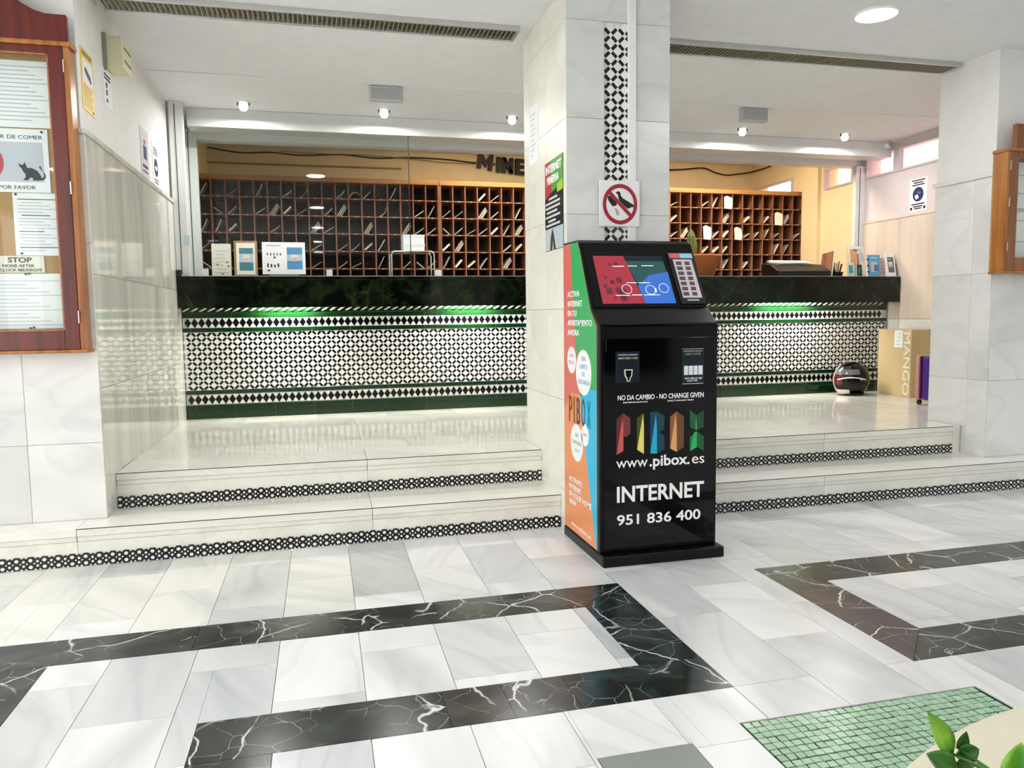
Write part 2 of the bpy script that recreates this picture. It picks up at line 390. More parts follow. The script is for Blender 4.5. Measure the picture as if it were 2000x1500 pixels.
# green glass mosaic, uneven little squares
gb = box('mosaic_bed', GREEN[0]+.001, GREEN[1]-.001, GREEN[2], GREEN[3]-.001, -.012, -.0035, M_GROUTD, floor)
M_MOS = mat('pale green mosaic', '#a1c3a7', .25, tint=True)
rm = random.Random(5); P = .0285; cells = []
nx = int((GREEN[1]-GREEN[0]-.006)/P); ny = int((GREEN[3]-GREEN[2]-.006)/P)
def mos(mb, cx, cy_, r_):
    q = P/2-.0021; jit = lambda: r_.uniform(-.0014, .0014)
    pts = [(cx-q+jit(), cy_-q+jit()), (cx+q+jit(), cy_-q+jit()), (cx+q+jit(), cy_+q+jit()), (cx-q+jit(), cy_+q+jit())]
    return mb.xy(pts, -.006, r_.uniform(-.0008, .0004))
rest = MB(); variants = []
for k in range(8):
    variants.append(shared('green_mosaic_tile', mos(MB(), 0, 0, rm), M_MOS))
cnt = 0
for r_ in range(ny):
    for k in range(nx):
        cx = GREEN[0]+.004+P*(k+.5); cy_ = GREEN[3]-.004-P*(r_+.5)
        if cnt < 300 and 0 <= k < nx and cx < 1.2+.9*(1+(r_ < 6)):
            cnt += 1; s_ = rm.uniform(.85, 1.12)
            place(variants[rm.randrange(8)], 'green_mosaic_tile', (cx, cy_, rm.uniform(-.0004, .0002)), floor, (s_*rm.uniform(.94, 1.03), s_, s_*rm.uniform(.93, 1.04)))
        else: mos(rest, cx, cy_, rm)
rest.obj('green_mosaic', M_MOS, floor, kind='stuff')

# ================================================================== STEPS AND LANDING
M_EDGE = mat('dark edge joint', '#2a2420', .6)
M_HEXW = mat('white step mosaic', '#e9eae4', .2)
HEXP = .0608
def ngon(cx, cz, r, n, rot=0, sx=1.): return [(cx+sx*r*math.cos(rot+2*PI*k/n), cz+r*math.sin(rot+2*PI*k/n)) for k in range(n)]
big_me = shared('hexagon_tile', MB().xz(ngon(0, 0, .0088, 6, 0, 1.1), -.003, .0), M_HEXW)
def riser(parent, x0, x1, y, z0):
    """black mosaic band with white hexagons along the foot of a riser"""
    h = .066
    mb = MB(); n = int((x1-x0)/HEXP); off = (x1-x0-n*HEXP)/2+x0
    # black backing with a bumpy top outline
    pts = [(x0, z0+.002), (x1, z0+.002)]
    top = []
    for k in range(n+1):
        bx = off+HEXP*(k-.0)
        for dx, dz in ((-.018, .0), (-.010, .009), (.010, .009), (.018, 0), (.0225, 0), (.0304, .0065), (.0383, 0)):
            xx = bx+dx
            if x0 < xx < x1: top.append((xx, z0+h-.009+dz))
    pts += [(x1, z0+h-.009)]+top[::-1]+[(x0, z0+h-.009)]
    ms = MB(); ms.xz(pts, y-.0055, y); ms.obj('black_mosaic_strip', M_BLACKT, parent)
    yy = y-.0055
    for k in range(n+1):
        bx = off+HEXP*k
        for cx, cz, r in ((bx+HEXP/2, .0445, .0060), (bx+HEXP/2, .0225, .0060), (bx+HEXP*.27, .0335, .0038), (bx+HEXP*.73, .0335, .0038)):
            if x0+r < cx < x1-r: mb.xz(ngon(cx, z0+cz, r, 8, PI/8), yy-.003, yy)
        for cx in (bx+.0205, bx+.0405):
            if x0+.006 < cx < x1-.006: mb.xz([(cx-.0065, z0+.002), (cx+.0065, z0+.002), (cx, z0+.011)], yy-.003, yy)
        for cz in (.0495, .0165):
            if x0+.011 < bx < x1-.011: place(big_me, 'hexagon_tile', (bx, yy, z0+cz), parent)
    mb.obj('small_mosaic_tiles', M_HEXW, parent, kind='stuff')
def step(name, spans, y, zb, zt, depth, joints):
    st = None
    core = MB()
    for (a, b) in spans: core.box(a, b, y+.012, y+depth, zb-.05 if zb > 0 else 0, zt-.04)
    st = core.obj(name, M_GROUT); tag(st, kind='structure')
    for (a, b) in spans:
        xs = [a]+[q for q in joints if a+.1 < q < b-.1]+[b]
        for x0, x1 in zip(xs, xs[1:]):
            sh = random.uniform(.94, 1.0)
            MB().box(x0+.001, x1-.001, y-.006, y+depth, zt-.04, zt).obj('tread_slab', M_STEP, st, col=(sh, sh, sh*.985), bevel=.002)
            MB().box(x0+.0015, x1-.0015, y-.003, y+.02, zt-.066, zt-.041).obj('nosing_moulding', M_STEP, st, col=(sh*.97, sh*.97, sh*.94), bevel=.003)
            MB().box(x0+.001, x1-.001, y, y+.014, zb, zt-.067).obj('riser_slab', M_STEP, st, col=(sh*.99, sh*.99, sh*.96))
        riser(st, a+.004, b-.004, y, zb)
        if zb > 0 or True: MB().box(max(a, -1.2)+.002, b-.002, y-.0068, y-.003, zt-.0045, zt-.0005).obj('edge_joint', M_EDGE, st)
    return st
step('stair_lower', [(-3.2, PX0), (PX1, 6.6)], Y1, 0, Z1, .45, [-1.2, .235, 3.02, 4.62])
step('stair_upper', [(XL, PX0), (PX1, XR-.06)], Y2, Z1, Z2, .36, [.235, 3.3])
box('end_block', XR-.06, XR, Y2-.004, Y2+.3, Z1, Z2, M_STEP, bpy.data.objects['stair_upper'], col=(.98, .98, .96))
landing = MB().box(-1.3, XW+.1, Y2+.2, 9.6, .05, Z2-.014).obj('floor_upper', M_GROUT); tag(landing, kind='structure')
ry = Y2+.36; k = 0; rr = random.Random(11)
while ry < 6.9:
    y1 = min(ry+.385, 6.9); xx = -1.2-(k % 2)*.29
    while xx < XW:
        a, b = max(xx, -1.2), min(xx+.576, XW)
        if b-a > .03:
            s_ = rr.uniform(.93, 1.0); box('marble_tile', a+.001, b-.001, ry+.001, y1-.001, Z2-.014, Z2+rr.uniform(-.0003, .0002), M_LAND, landing, col=(s_, s_*.995, s_*.97))
        xx += .576
    ry = y1; k += 1
box('office_paving', -1.3, XW+.1, 6.9, 9.6, Z2-.014, Z2-.001, mat('office floor', '#8a7a66', .4), landing)

# ================================================================== WALLS, PIERS, CEILING
def slab(parent, x0, x1, y0, y1, z0, z1, m=None, col=None, name='marble_slab'):
    s_ = random.uniform(.93, 1.01)
    return box(name, x0, x1, y0, y1, z0, z1, m or M_WALLM, parent, col=col or (s_, s_, s_*.992), bevel=.0012)
g = .0008
# --- left wall: front face with the notice case, side face along the landing
wl = MB().box(-4.2, XL-.02, YW+.02, YW+.4, 0, HC+.02).box(XL-.3, XL-.02, YW+.4, 7.25, 0, HC+.02).obj('wall_left', M_PLASTER); tag(wl, kind='structure')
zs = [Z1, .585, 1.09, 1.595, 2.13]; xs = [XL-.345*k for k in range(8)]
for i in range(4):
    for k in range(7):
        tw = random.choice([1, 1, .97, .94, .88])
        slab(wl, xs[k+1]+g, xs[k]-g-(.0 if k else .0), YW, YW+.02, zs[i]+g, zs[i+1]-g, col=(tw, tw, tw))
ysl = [YW+.02, 4.60, 4.98, 5.36, 5.70, 6.05, 6.40, 6.74]
for i, (z0, z1) in enumerate(((Z1, .86), (.86, 1.445), (1.445, 2.13))):
    for y0, y1 in zip(ysl, ysl[1:]):
        zz = Z1 if (i == 0 and y0 < Y2) else (Z2 if i == 0 else z0)
        tw = random.choice([1, .98, .95, .9]) if i < 2 else random.choice([1, .97, .9, .86])
        slab(wl, XL-.02, XL, y0+g, y1-g, zz+g, z1-g, M_SIDEM, (tw, tw, tw*.98))
box('ledge_strip', XL-.02, XL+.012, YW, 6.74, 2.13, 2.158, M_SIDEM, wl, col=(.93, .93, .91), bevel=.006)
box('ledge_strip', -4.2, XL, YW-.012, YW+.02, 2.13, 2.158, M_SIDEM, wl, col=(.93, .93, .91), bevel=.006)
# --- pillar in the middle
pil = MB().box(PX0+.012, PX1-.012, PY0+.012, PY1, 0, HC+.02).obj('wall_pillar', M_GROUTW); tag(pil, kind='structure')
prow = [0, .23, .735, 1.24, 1.745, 2.25, 2.755, HC]
SX0, SX1 = 1.512, 1.687                     # mosaic strip and trunking between the front slabs
for i in range(7):
    tw = (1, .99, .98, .97, .97, .94, .92)[i]
    if prow[i] < 2.7:
        slab(pil, PX0, SX0-g, PY0, PY0+.012, prow[i]+g, prow[i+1]-g, col=(tw, tw*1.003, tw))
        slab(pil, SX1+g, PX1, PY0, PY0+.012, prow[i]+g, prow[i+1]-g, col=(tw*.99, tw, tw))
        slab(pil, SX0+g, SX1-g, PY0+.006, PY0+.012, prow[i]+g, prow[i+1]-g, col=(tw*.99, tw, tw))
    else: slab(pil, PX0, PX1, PY0, PY0+.012, prow[i]+g, prow[i+1]-g, col=(.9, .91, .91))
    for y0, y1 in ((PY0+.012, 4.315), (4.315, 4.68), (4.68, PY1)):
        slab(pil, PX0, PX0+.012, y0+g, y1-g, prow[i]+g, prow[i+1]-g, M_PILM, col=(tw*.99, tw*.985, tw*.94))
        slab(pil, PX1-.012, PX1, y0+g, y1-g, prow[i]+g, prow[i+1]-g, col=(tw, tw, tw))
TP = .0402
def star_big(mb, cx, cz, p, y0, y1): 
    e = .58*p; c = .10*p
    mb.xz([(cx+e, cz-c), (cx+e, cz+c), (cx+c, cz+e), (cx-c, cz+e), (cx-e, cz+c), (cx-e, cz-c), (cx-c, cz-e), (cx+c, cz-e)], y0, y1); return mb
def star_bar(mb, cx, cz, p, sgn, y0, y1, x0=-99, x1=99):
    L_, w_ = .46*p, .225*p; d = (.7071*sgn, .7071); n = (-d[1], d[0])
    pts = [(L_, -w_*.45), (L_, w_*.45), (L_*.80, w_), (-L_*.80, w_), (-L_, w_*.45), (-L_, -w_*.45), (-L_*.80, -w_), (L_*.80, -w_)]
    q = [(min(x1, max(x0, cx+a*d[0]+b*n[0])), cz+a*d[1]+b*n[1]) for a, b in pts]
    mb.xz(q, y0, y1); return mb
cols = [1.549, 1.549+TP, 1.549+2*TP]; bk = MB(); sm = MB()
bigme = shared('star_tile', star_big(MB(), 0, 0, TP, -.0035, 0), M_WHITET)
nrow = int((2.75-.02)/TP); yb = PY0+.006
for r_ in range(nrow+1):
    z = 2.75-TP*(r_+.55)
    if z < .02: break
    for k, x in enumerate(cols):
        if (k+r_) % 2 == 0:
            if k < 2: place(bigme, 'star_tile', (x, yb, z), pil, (.96, .96, .95) if not (k == 1 and abs(z-2.34) < .025) else (.86, .78, .66))
            else: star_big(sm, x, z, TP, yb-.0035, yb)
        else: sm.xz(ngon(x, z, .31*TP, 8, PI/8), yb-.003, yb)
    for k in range(4):
        x = cols[0]+TP*(k-.5)
        sg = -1 if (k+r_) % 2 == 0 else 1
        if r_ < nrow: star_bar(bk, x, z-TP/2, TP, sg, yb-.0035, yb, x1=1.667)
bk.obj('black_mosaic', M_BLACKT, pil, kind='stuff'); sm.obj('small_mosaic_tiles', M_WHITET, pil, kind='stuff')
trk = box('cable_trunking', 1.645, 1.688, PY0-.016, PY0+.006, 1.60, HC-.001, M_WHITE, bevel=.002); tag(trk, 'white plastic cable trunking running up the marble pillar beside the mosaic strip', 'trunking')
# --- right pier
wr = MB().box(XR+.012, 7.2, YW+.005, YRR, 0, HC+.02).obj('wall_right', M_PLASTER); tag(wr, kind='structure')
zr = [Z1, .72, 1.455, 2.10]
for i in range(3):
    for y0, y1 in ((YW-.007, 4.42), (4.42, YRR)):
        z0 = zr[i] if not (i == 0 and y0 > 4.41) else Z2
        tw = random.choice([1, .98, .95]) if not (i == 1) else .93
        slab(wr, XR, XR+.012, y0+g, y1-g, z0+g, zr[i+1]-g, col=(tw, tw, tw*1.005))
    for k in range(7): 
        tw = random.choice([1, .98, .96]); slab(wr, XR+.012+.345*k+g, XR+.012+.345*(k+1)-g, YW-.007, YW+.005, zr[i]+g, zr[i+1]-g, col=(tw*.99, tw, tw*1.01))
box('ledge_strip', XR-.014, XR+.012, YW, YRR+.02, 2.10, 2.13, M_WALLM, wr, col=(.95, .95, .95), bevel=.006)
box('ledge_strip', XR-.014, 7.2, YW-.02, YW+.005, 2.10, 2.13, M_WALLM, wr, col=(.95, .95, .95), bevel=.006)
# --- window wall on the right with a strip of high windows
WZ0, WZ1 = 2.615, 2.87
ww = MB()
ww.box(XW, XW+.2, YRR, 7.2, 0, WZ0).box(XW, XW+.2, YRR, 7.2, WZ1, 3.4).box(XW, XW+.2, 7.16, 7.2, WZ0, WZ1)
tag(MB().box(XW, XW+.2, 7.2, 9.6, 0, WZ0).box(XW, XW+.2, 7.2, 9.6, WZ1, 3.4).box(XW, XW+.2, 7.2, 7.34, WZ0, WZ1).box(XW, XW+.2, 7.86, 8.45, WZ0, WZ1).box(XW, XW+.2, 9.32, 9.6, WZ0, WZ1).obj('wall_office_right', M_CREAM), kind='structure')
ww = ww.obj('wall_window_side', mat('pale pinkish wall paint', '#d8cbca', .75)); tag(ww, kind='structure')
for y0, y1 in ((4.80, 5.4), (5.4, 6.0), (6.0, 6.6), (6.6, 7.2)):
    slab(ww, XW-.015, XW, y0+g, y1-g, 1.13, 2.14, M_PINKM, (1, .97, .94)); slab(ww, XW-.012, XW, y0+g, y1-g, Z2, 1.128, M_WALLM, (.98, .97, .96))
box('ledge_strip', XW-.022, XW, YRR, 7.2, 2.14, 2.172, M_PINKM, ww, col=(1, .98, .96), bevel=.006)
MW = mat('grey white window frame', '#c9c5c6', .4)
for i, (y0, y1) in enumerate(((5.0, 6.70), (6.70, 7.16), (7.34, 7.86), (8.45, 9.32))):
    f = .035; fr = MB()
    fr.box(XW-.012, XW+.05, y0, y1, WZ0, WZ0+.022).box(XW-.012, XW+.05, y0, y1, WZ1-f, WZ1).box(XW-.012, XW+.05, y0, y0+f, WZ0+.022, WZ1-f).box(XW-.012, XW+.05, y1-f, y1, WZ0+.022, WZ1-f)
    wo = fr.obj('window_%d' % (i+1), MW); tag(wo, kind='structure')
    box('window_pane', XW+.015, XW+.021, y0+f, y1-f, WZ0+.022, WZ1-f, M_GLASS, wo)
# neighbouring pink house outside the windows
ph = MB().box(7.6, 7.9, 3.5, 11, 0, 5.5).obj('wall_neighbour_house', mat('pink render', '#e9a6ad', .8)); tag(ph, kind='structure')
box('cornice', 7.5, 7.6, 3.5, 11, 3.02, 3.10, mat('white render', '#f2ecec', .8), ph)
box('shutter_panel', 7.57, 7.6, 9.6, 10.6, 3.1, 3.8, mat('salmon shutter', '#d98a86', .7), ph)
# --- ceilings
ce = MB().box(-4.2, 7.2, -8.2, 5.85, HC, HC+.1).box(-1.4, XW+.2, 5.85, 7.3, HC-.008, HC+.1).obj('ceiling', M_CEIL); tag(ce, kind='structure')
oc = MB().box(-1.4, XW+.2, 7.3, 9.7, 3.32, 3.4).obj('ceiling_office', M_OFFCEIL); tag(oc, kind='structure')
# --- office behind the counter
bw = MB().box(-1.5, XW+.2, 9.4, 9.6, 0, 3.4).box(-1.5, -1.19, 7.25, 9.4, 0, 3.4).obj('wall_back', M_CREAM); tag(bw, kind='structure')
box('trim_1', -1.19, 1.0, 9.37, 9.4, 2.985, 3.0, mat('tan trim', '#b99a6c', .6), None, kind='structure')
box('trim_2', -1.19, 5.72, 9.30, 9.4, 3.20, 3.32, mat('brown beam', '#9a7448', .6), None, kind='structure')
lin_ = MB().box(-1.3, XW, 7.2, 7.3, 2.755, 3.4).obj('wall_lintel', M_ALUW); tag(lin_, kind='structure')
# --- lobby behind the camera (outside the picture): tall windows on the left, dark entrance wall at the back
hl = MB().box(-4.4, -4.2, -8.2, 4.4, 0, .5).box(-4.4, -4.2, -8.2, 4.4, 2.75, HC)
for y in (-8.2, -6.0, -3.6, -1.2, 1.2, 3.4): hl.box(-4.4, -4.2, y, y+(.35 if y < 3 else 1.0), .5, 2.75)
tag(hl.obj('wall_lobby_left', M_PLASTER), kind='structure')
tag(MB().box(7.2, 7.4, -8.2, 4.4, 0, HC).obj('wall_lobby_right', M_PLASTER), kind='structure')
tag(MB().box(-4.4, 7.4, -8.4, -8.2, 0, HC).obj('wall_lobby_back', mat('dark panelling', '#2a2520', .6)), kind='structure')

# ================================================================== RECEPTION COUNTER
CX0, CX1 = XL+.004, XW-.024
cnt_ = empty('reception_counter', ((CX0+CX1)/2, YT, Z2), 'long reception counter with dark green marble top and black and white tiled front', 'counter')
box('counter_body', CX0, CX1-.01, YT+.006, 7.0, Z2, 1.50, M_GROUTW, cnt_)
AZ0, AZ1, AY = 1.30, 1.555, 6.57
axs = [CX0, .52, 2.2, 3.9, CX1]
for a, b in zip(axs, axs[1:]):
    MB().box(a, b-.0008, AY, AY+.03, AZ0, AZ1-.03).obj('marble_apron', M_GREENM, cnt_, bevel=.002)
    MB().box(a, b-.0008, AY-.004, 7.12, AZ1-.03, AZ1).obj('counter_top', M_GREENM, cnt_, bevel=.003)
box('end_upstand', CX0, CX0+.035, AY-.004, AY+.028, AZ1, AZ1+.05, M_DARK, cnt_)
box('steel_rim', CX0+.04, CX1-.02, AY-.003, AY+.0, AZ1, AZ1+.004, M_ALU, cnt_)
# rows of glazed tile on the front
yf = YT
def green_row(z0, z1, proud=.008):
    x = CX0; e = -1.042
    while x < 5.685:
        x1 = min(e, 5.685)
        MB().box(x+.0012, x1-.0012, yf-proud, yf+.006, z0+.001, z1-.001).obj('green_tile', M_GREENT, cnt_, bevel=.002)
        x = e; e += .322
green_row(1.222, 1.262); green_row(1.105, 1.139); green_row(.588, .622); green_row(.463, .500, .016); green_row(Z2, .462, .012)
box('tile_bed', CX0, 5.685, yf, yf+.008, Z2, 1.40, M_GROUTW, cnt_)
DP = .0537
tri = MB(); dm = shared('diamond_tile', MB().xz([(.0258, 0), (0, .0385), (-.0258, 0), (0, -.0385)], -.005, 0), M_BLACKT)
for z0, z1 in ((1.139, 1.222), (.500, .588)):
    zc = (z0+z1)/2; n = int((5.66+1.063)/DP)
    for k in range(n):
        x = -1.063+DP*k; place(dm, 'diamond_tile', (x, yf, zc), cnt_)
        for sg in (1, -1):
            q = [(x+DP/2-.0245, zc+sg*.0395), (x+DP/2+.0245, zc+sg*.0395), (x+DP/2, zc+sg*.004)]
            tri.xz(q, yf-.005, yf)
tri.obj('white_triangle_tiles', M_WHITET, cnt_, kind='stuff')
FP = .0402; bigc = shared('star_tile', star_big(MB(), 0, 0, FP, -.004, 0), M_WHITET)
bk = MB(); sm = MB(); nb = 0; zt = 1.1045
for k in range(int((5.66+1.085)/FP)+1):
    x = -1.083+FP*k
    for r_ in range(13):
        z = zt-FP*r_
        if (k+r_) % 2 == 0:
            if 0 < r_ < 12:
                if nb < 300: place(bigc, 'star_tile', (x, yf, z), cnt_, (.97+random.uniform(-.03, .03),)*3); nb += 1
                else: star_big(sm, x, z, FP, yf-.004, yf)
            else:
                e = .60*FP; sg = -1 if r_ == 0 else 1
                sm.xz([(x-e, z+sg*.001), (x+e, z+sg*.001), (x+.004, z+sg*e*.9), (x-.004, z+sg*e*.9)], yf-.004, yf)
        elif 0 < r_ < 12: sm.xz(ngon(x, z, .30*FP, 8, PI/8), yf-.0035, yf)
        if r_ < 12: star_bar(bk, x+FP/2, z-FP/2, FP, (1 if (k+r_) % 2 else -1) * (-1), yf-.0045, yf)
bk.obj('black_mosaic', M_BLACKT, cnt_, kind='stuff'); sm.obj('small_mosaic_tiles', M_WHITET, cnt_, kind='stuff')
# rope moulding under the apron
rp = MB(); x = CX0+.03
while x < 5.63:
    rp.tube([(x-.030, yf-.008, 1.276), (x-.012, yf-.012, 1.283), (x+.012, yf-.012, 1.296), (x+.030, yf-.008, 1.303)], [.003, .008, .008, .003], 6); x += .0655
rp.obj('rope_moulding', M_ROPE, cnt_, smooth=True, kind='stuff')
box('moulding_bed', CX0, 5.685, yf-.006, yf+.004, 1.264, 1.312, M_GREENT, cnt_)
# lamps tucked behind the apron
for i, (x0, x1, lab) in enumerate(((-.46, -.06, 'fluorescent tube under the counter top near the left marble wall'), (1.10, 1.50, 'fluorescent tube under the counter top beside the pillar'), (4.20, 4.75, 'fluorescent tube under the counter top towards the cardboard box'))):
    t = empty('fluorescent_tube', ((x0+x1)/2, 6.68, 1.375), lab, 'lamp')
    MB().tube([(x0, 6.68, 1.375), (x1, 6.68, 1.375)], .013, 10).obj('tube', mat('lit tube', '#f4fff4', .4, emit=6), t)
    box('lamp_housing', x0-.02, x1+.02, 6.66, 6.70, 1.39, 1.43, M_WHITE, t)
    for xe in (x0, x1): MB().tube([(xe-.012, 6.68, 1.375), (xe+.012, 6.68, 1.375)], .014, 10).obj('end_cap', M_ALU, t)
    area('tube_light', ((x0+x1)/2, 6.68, 1.358), x1-x0, .02, COUNTER_W*(x1-x0)/.6, (1, .98, .84), rot=(.75, 0, 0))

# ================================================================== ROLLER SHUTTER AND RAILS
sh = empty('roller_shutter', (2.3, 6.9, HC-.008), 'white roller shutter housing across the opening above the counter', 'shutter')
MB().box(-1.0, XW-.002, 6.77, 6.97, 2.775, HC-.009).obj('shutter_box', M_ALUW, sh, bevel=.004)
box('shutter_cover', -1.0, XW-.002, 6.97, 7.2, 2.84, 2.85, M_ALUW, sh)
box('bottom_rail', -1.0, XW-.12, 7.16, 7.2, 2.758, 2.838, M_ALUW, sh, bevel=.003)
for (x0, x1, y0, y1, z1, lab) in ((XL+.002, -1.005, 6.60, 6.68, HC-.009, 'white aluminium guide rail on the left marble wall, standing in front of the glass'),
                            (XL+.002, -.985, 7.15, 7.2, 2.84, 'white aluminium guide rail behind the glass at the left end of the counter'),
                            (XW-.12, XW-.002, 7.15, 7.2, 2.755, 'white aluminium guide rail on the window wall')):
    r_ = empty('guide_rail', ((x0+x1)/2, (y0+y1)/2, AZ1), lab, 'rail', 'shutter guide rails')
    box('rail_body', x0, x1, y0, y1, AZ1+.001, z1, M_ALUW, r_, bevel=.002)
    box('rail_slot', (x0*.62+x1*.38), (x0*.55+x1*.45), y0-.0015, y0+.001, AZ1+.02, z1-.02, mat('slot shadow', '#55595a', .6), r_)
stk = MB().box(XL+.07, XL+.11, 6.596, 6.599, 1.80, 1.88).obj('sticker', mat('pale blue sticker', '#b9cfdc', .5)); tag(stk, 'small pale blue sticker on the front guide rail', 'sticker')
pane = empty('glass_pane', (-.1, 6.8, AZ1), 'clear sliding glass pane standing on the left half of the counter', 'glass pane')
box('pane', -1.0, .79, 6.798, 6.804, AZ1+.002, 2.774, M_GLASS, pane)
box('edge_strip', .787, .793, 6.794, 6.808, AZ1+.002, 2.774, mat('dark rubber edge', '#1c1a18', .5), pane)

# ================================================================== PIGEONHOLE CABINETS
YC = 8.25; CW = .1348; ZSH = [2.445, 2.265, 2.085, 1.905, 1.725, 1.545, 1.365]
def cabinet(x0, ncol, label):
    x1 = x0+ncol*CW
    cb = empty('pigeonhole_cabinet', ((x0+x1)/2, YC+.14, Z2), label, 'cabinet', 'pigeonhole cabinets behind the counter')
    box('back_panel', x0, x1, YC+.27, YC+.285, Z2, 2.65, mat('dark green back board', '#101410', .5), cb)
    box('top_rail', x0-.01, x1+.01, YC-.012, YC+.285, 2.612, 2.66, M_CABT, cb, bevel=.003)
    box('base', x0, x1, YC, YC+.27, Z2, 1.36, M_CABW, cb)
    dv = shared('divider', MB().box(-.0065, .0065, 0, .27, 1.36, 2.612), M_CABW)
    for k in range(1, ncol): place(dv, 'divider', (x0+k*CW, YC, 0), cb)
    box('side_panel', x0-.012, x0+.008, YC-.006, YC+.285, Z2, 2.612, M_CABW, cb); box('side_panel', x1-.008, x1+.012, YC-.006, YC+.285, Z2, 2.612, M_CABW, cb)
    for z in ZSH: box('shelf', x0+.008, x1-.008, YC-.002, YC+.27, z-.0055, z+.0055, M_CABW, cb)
    mb = MB()
    for z in ZSH[:6]:
        for k in range(ncol): mb.box(x0+(k+.5)*CW-.011, x0+(k+.5)*CW+.011, YC-.0035, YC-.002, z-.004, z+.004)
    mb.obj('number_tags', mat('number tag', '#cfc3ae', .5), cb, kind='stuff')
    return x0
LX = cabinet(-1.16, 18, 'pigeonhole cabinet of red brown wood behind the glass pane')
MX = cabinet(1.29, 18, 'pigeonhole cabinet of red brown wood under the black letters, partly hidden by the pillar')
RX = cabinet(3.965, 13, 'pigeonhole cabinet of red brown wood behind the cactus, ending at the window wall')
M_ENV = [mat('envelope white', '#efece4', .7), mat('envelope cream', '#e2d5bb', .7), mat('envelope tan', '#b98d63', .7)]
rl = random.Random(21)
def sheet(name, xa, za, ang, ln, y0, dep, th, bend, m, lab, grp, cat='envelope'):
    """a bent leaf of paper standing in a pigeonhole, seen from its edge"""
    n = 5; top = []; x, z, a = xa, za, ang
    pts = [(x, z)]
    for i in range(n): 
        x += math.cos(a)*ln/n; z += math.sin(a)*ln/n; a += bend/n; pts.append((x, z))
    mb = MB(); poly = []
    for i, (px, pz) in enumerate(pts):
        q = pts[min(i+1, n)]; p_ = pts[max(i-1, 0)]; dx, dz = q[0]-p_[0], q[1]-p_[1]; l_ = math.hypot(dx, dz); poly.append((px-dz/l_*th/2, pz+dx/l_*th/2))
    for i in range(n, -1, -1):
        q = pts[min(i+1, n)]; p_ = pts[max(i-1, 0)]; dx, dz = q[0]-p_[0], q[1]-p_[1]; l_ = math.hypot(dx, dz); poly.append((pts[i][0]+dz/l_*th/2, pts[i][1]-dx/l_*th/2))
    vs = [(a_, y0, b_) for a_, b_ in poly]+[(a_, y0+dep, b_) for a_, b_ in poly]; m_ = len(poly); fs = [(i, (i+1) % m_, m_+(i+1) % m_, m_+i) for i in range(m_)]
    for i in range(n): fs += [(i, m_-1-i, m_-2-i, i+1), (m_+i, m_+i+1, m_+m_-2-i, m_+m_-1-i)]
    mb.add(vs, fs)
    o = mb.obj(name, m); return tag(o, lab, cat, grp)
NTH = 'first second third fourth fifth sixth seventh eighth ninth tenth eleventh twelfth thirteenth fourteenth fifteenth sixteenth seventeenth eighteenth'.split()
ORD = ['top', 'second', 'third', 'fourth', 'fifth', 'sixth']
def fill(x0, ncol, rows, where, frm, total):
    for r_, line in enumerate(rows):
        zb = ZSH[r_]+.0062
        for ch_ in line.split():
            k = int(ch_[:-1]); t = ch_[-1]; xl_, xr_ = x0+k*CW+.0105, x0+(k+1)*CW-.0105
            place_ = '%s row, %s pigeonhole from %s' % (ORD[r_], NTH[k if total is None else total-k-1], frm)
            g_ = 'letters in the pigeonholes '+where; yo = YC+rl.uniform(.005, .03); m = M_ENV[0] if rl.random() < .6 else M_ENV[1]
            if t == 'l': sheet('envelope', xl_+.002, zb+.004, rl.uniform(.5, .72), .118, yo, .2, rl.uniform(.003, .006), rl.uniform(-.1, .35), m, 'thin letter leaning low, '+place_, g_)
            if t == 'L': sheet('envelope', xr_-.022, zb+.003, PI-rl.uniform(.6, .8), .10, yo, .2, .006, 0, m, 'letter leaning backwards, '+place_, g_)
            if t == 's': sheet('envelope', xl_+.014, zb+.003, rl.uniform(.98, 1.1), .14, yo, .2, rl.uniform(.004, .007), rl.uniform(-.1, .2), m, 'letter standing steeply, '+place_, g_)
            if t == 'c': sheet('envelope', xl_+.03, zb+.003, .35, .14, yo, .18, .005, 1.3, m, 'curled letter, '+place_, g_)
            if t == 'w': sheet('envelope', xl_+.008, zb+.014, rl.uniform(.66, .82), .105, yo, .2, .018, .1, M_ENV[1] if rl.random() < .7 else M_ENV[0], 'thick padded envelope leaning, '+place_, g_)
            if t == 'b':
                for q, nm in enumerate(('longest', 'middle', 'shortest')): sheet('envelope', xl_+.004+.019*q, zb+.003, .98, .142-.018*q, yo+.006*q, .2, .006, 0, M_ENV[0] if q else M_ENV[1], nm+' letter of the bundle, '+place_, g_)
            if t == 'o':
                sheet('envelope', xl_+.008, zb+.004, 1.5, .150, yo, .16, .008, -2.9, M_ENV[2], 'tan envelope folded into an arch, '+place_, g_)
            if t == 'v':
                w_ = CW*.86; hgt = rl.uniform(.15, .19); mb = MB(); a0 = rl.uniform(-.05, .05); x_ = (xl_+xr_)/2; z_ = zb
                mb.xz([(x_-w_*.42+a0*.15, z_-.012), (x_+w_*.36, z_-.02), (x_+w_*.45, z_+.03), (x_+w_*.40-a0*.2, z_+hgt-.055), (x_-w_*.2, z_+hgt-.03), (x_-w_*.47, z_+hgt-.045)], YC-.026, YC-.016)
                tag(mb.obj('envelope', M_ENV[0]), 'large envelope hanging out flat, '+place_, 'envelope', g_)
fill(LX, 18, ['0s 2l 4s 6l 7c 10l 11o 12l 14s', '1L 2l 4l 5b 6w 7l 9l 10b 13c 16l 17s', '0s 1s 2w 5l 8b 9l 12b 15b 16l 17l', '0l 8l 10l 11l 12w 13s', '0L 8l 10l 11l 13s 15l 16L 17l', '3l 9l 14l'], 'behind the glass', 'the guide rail', None)
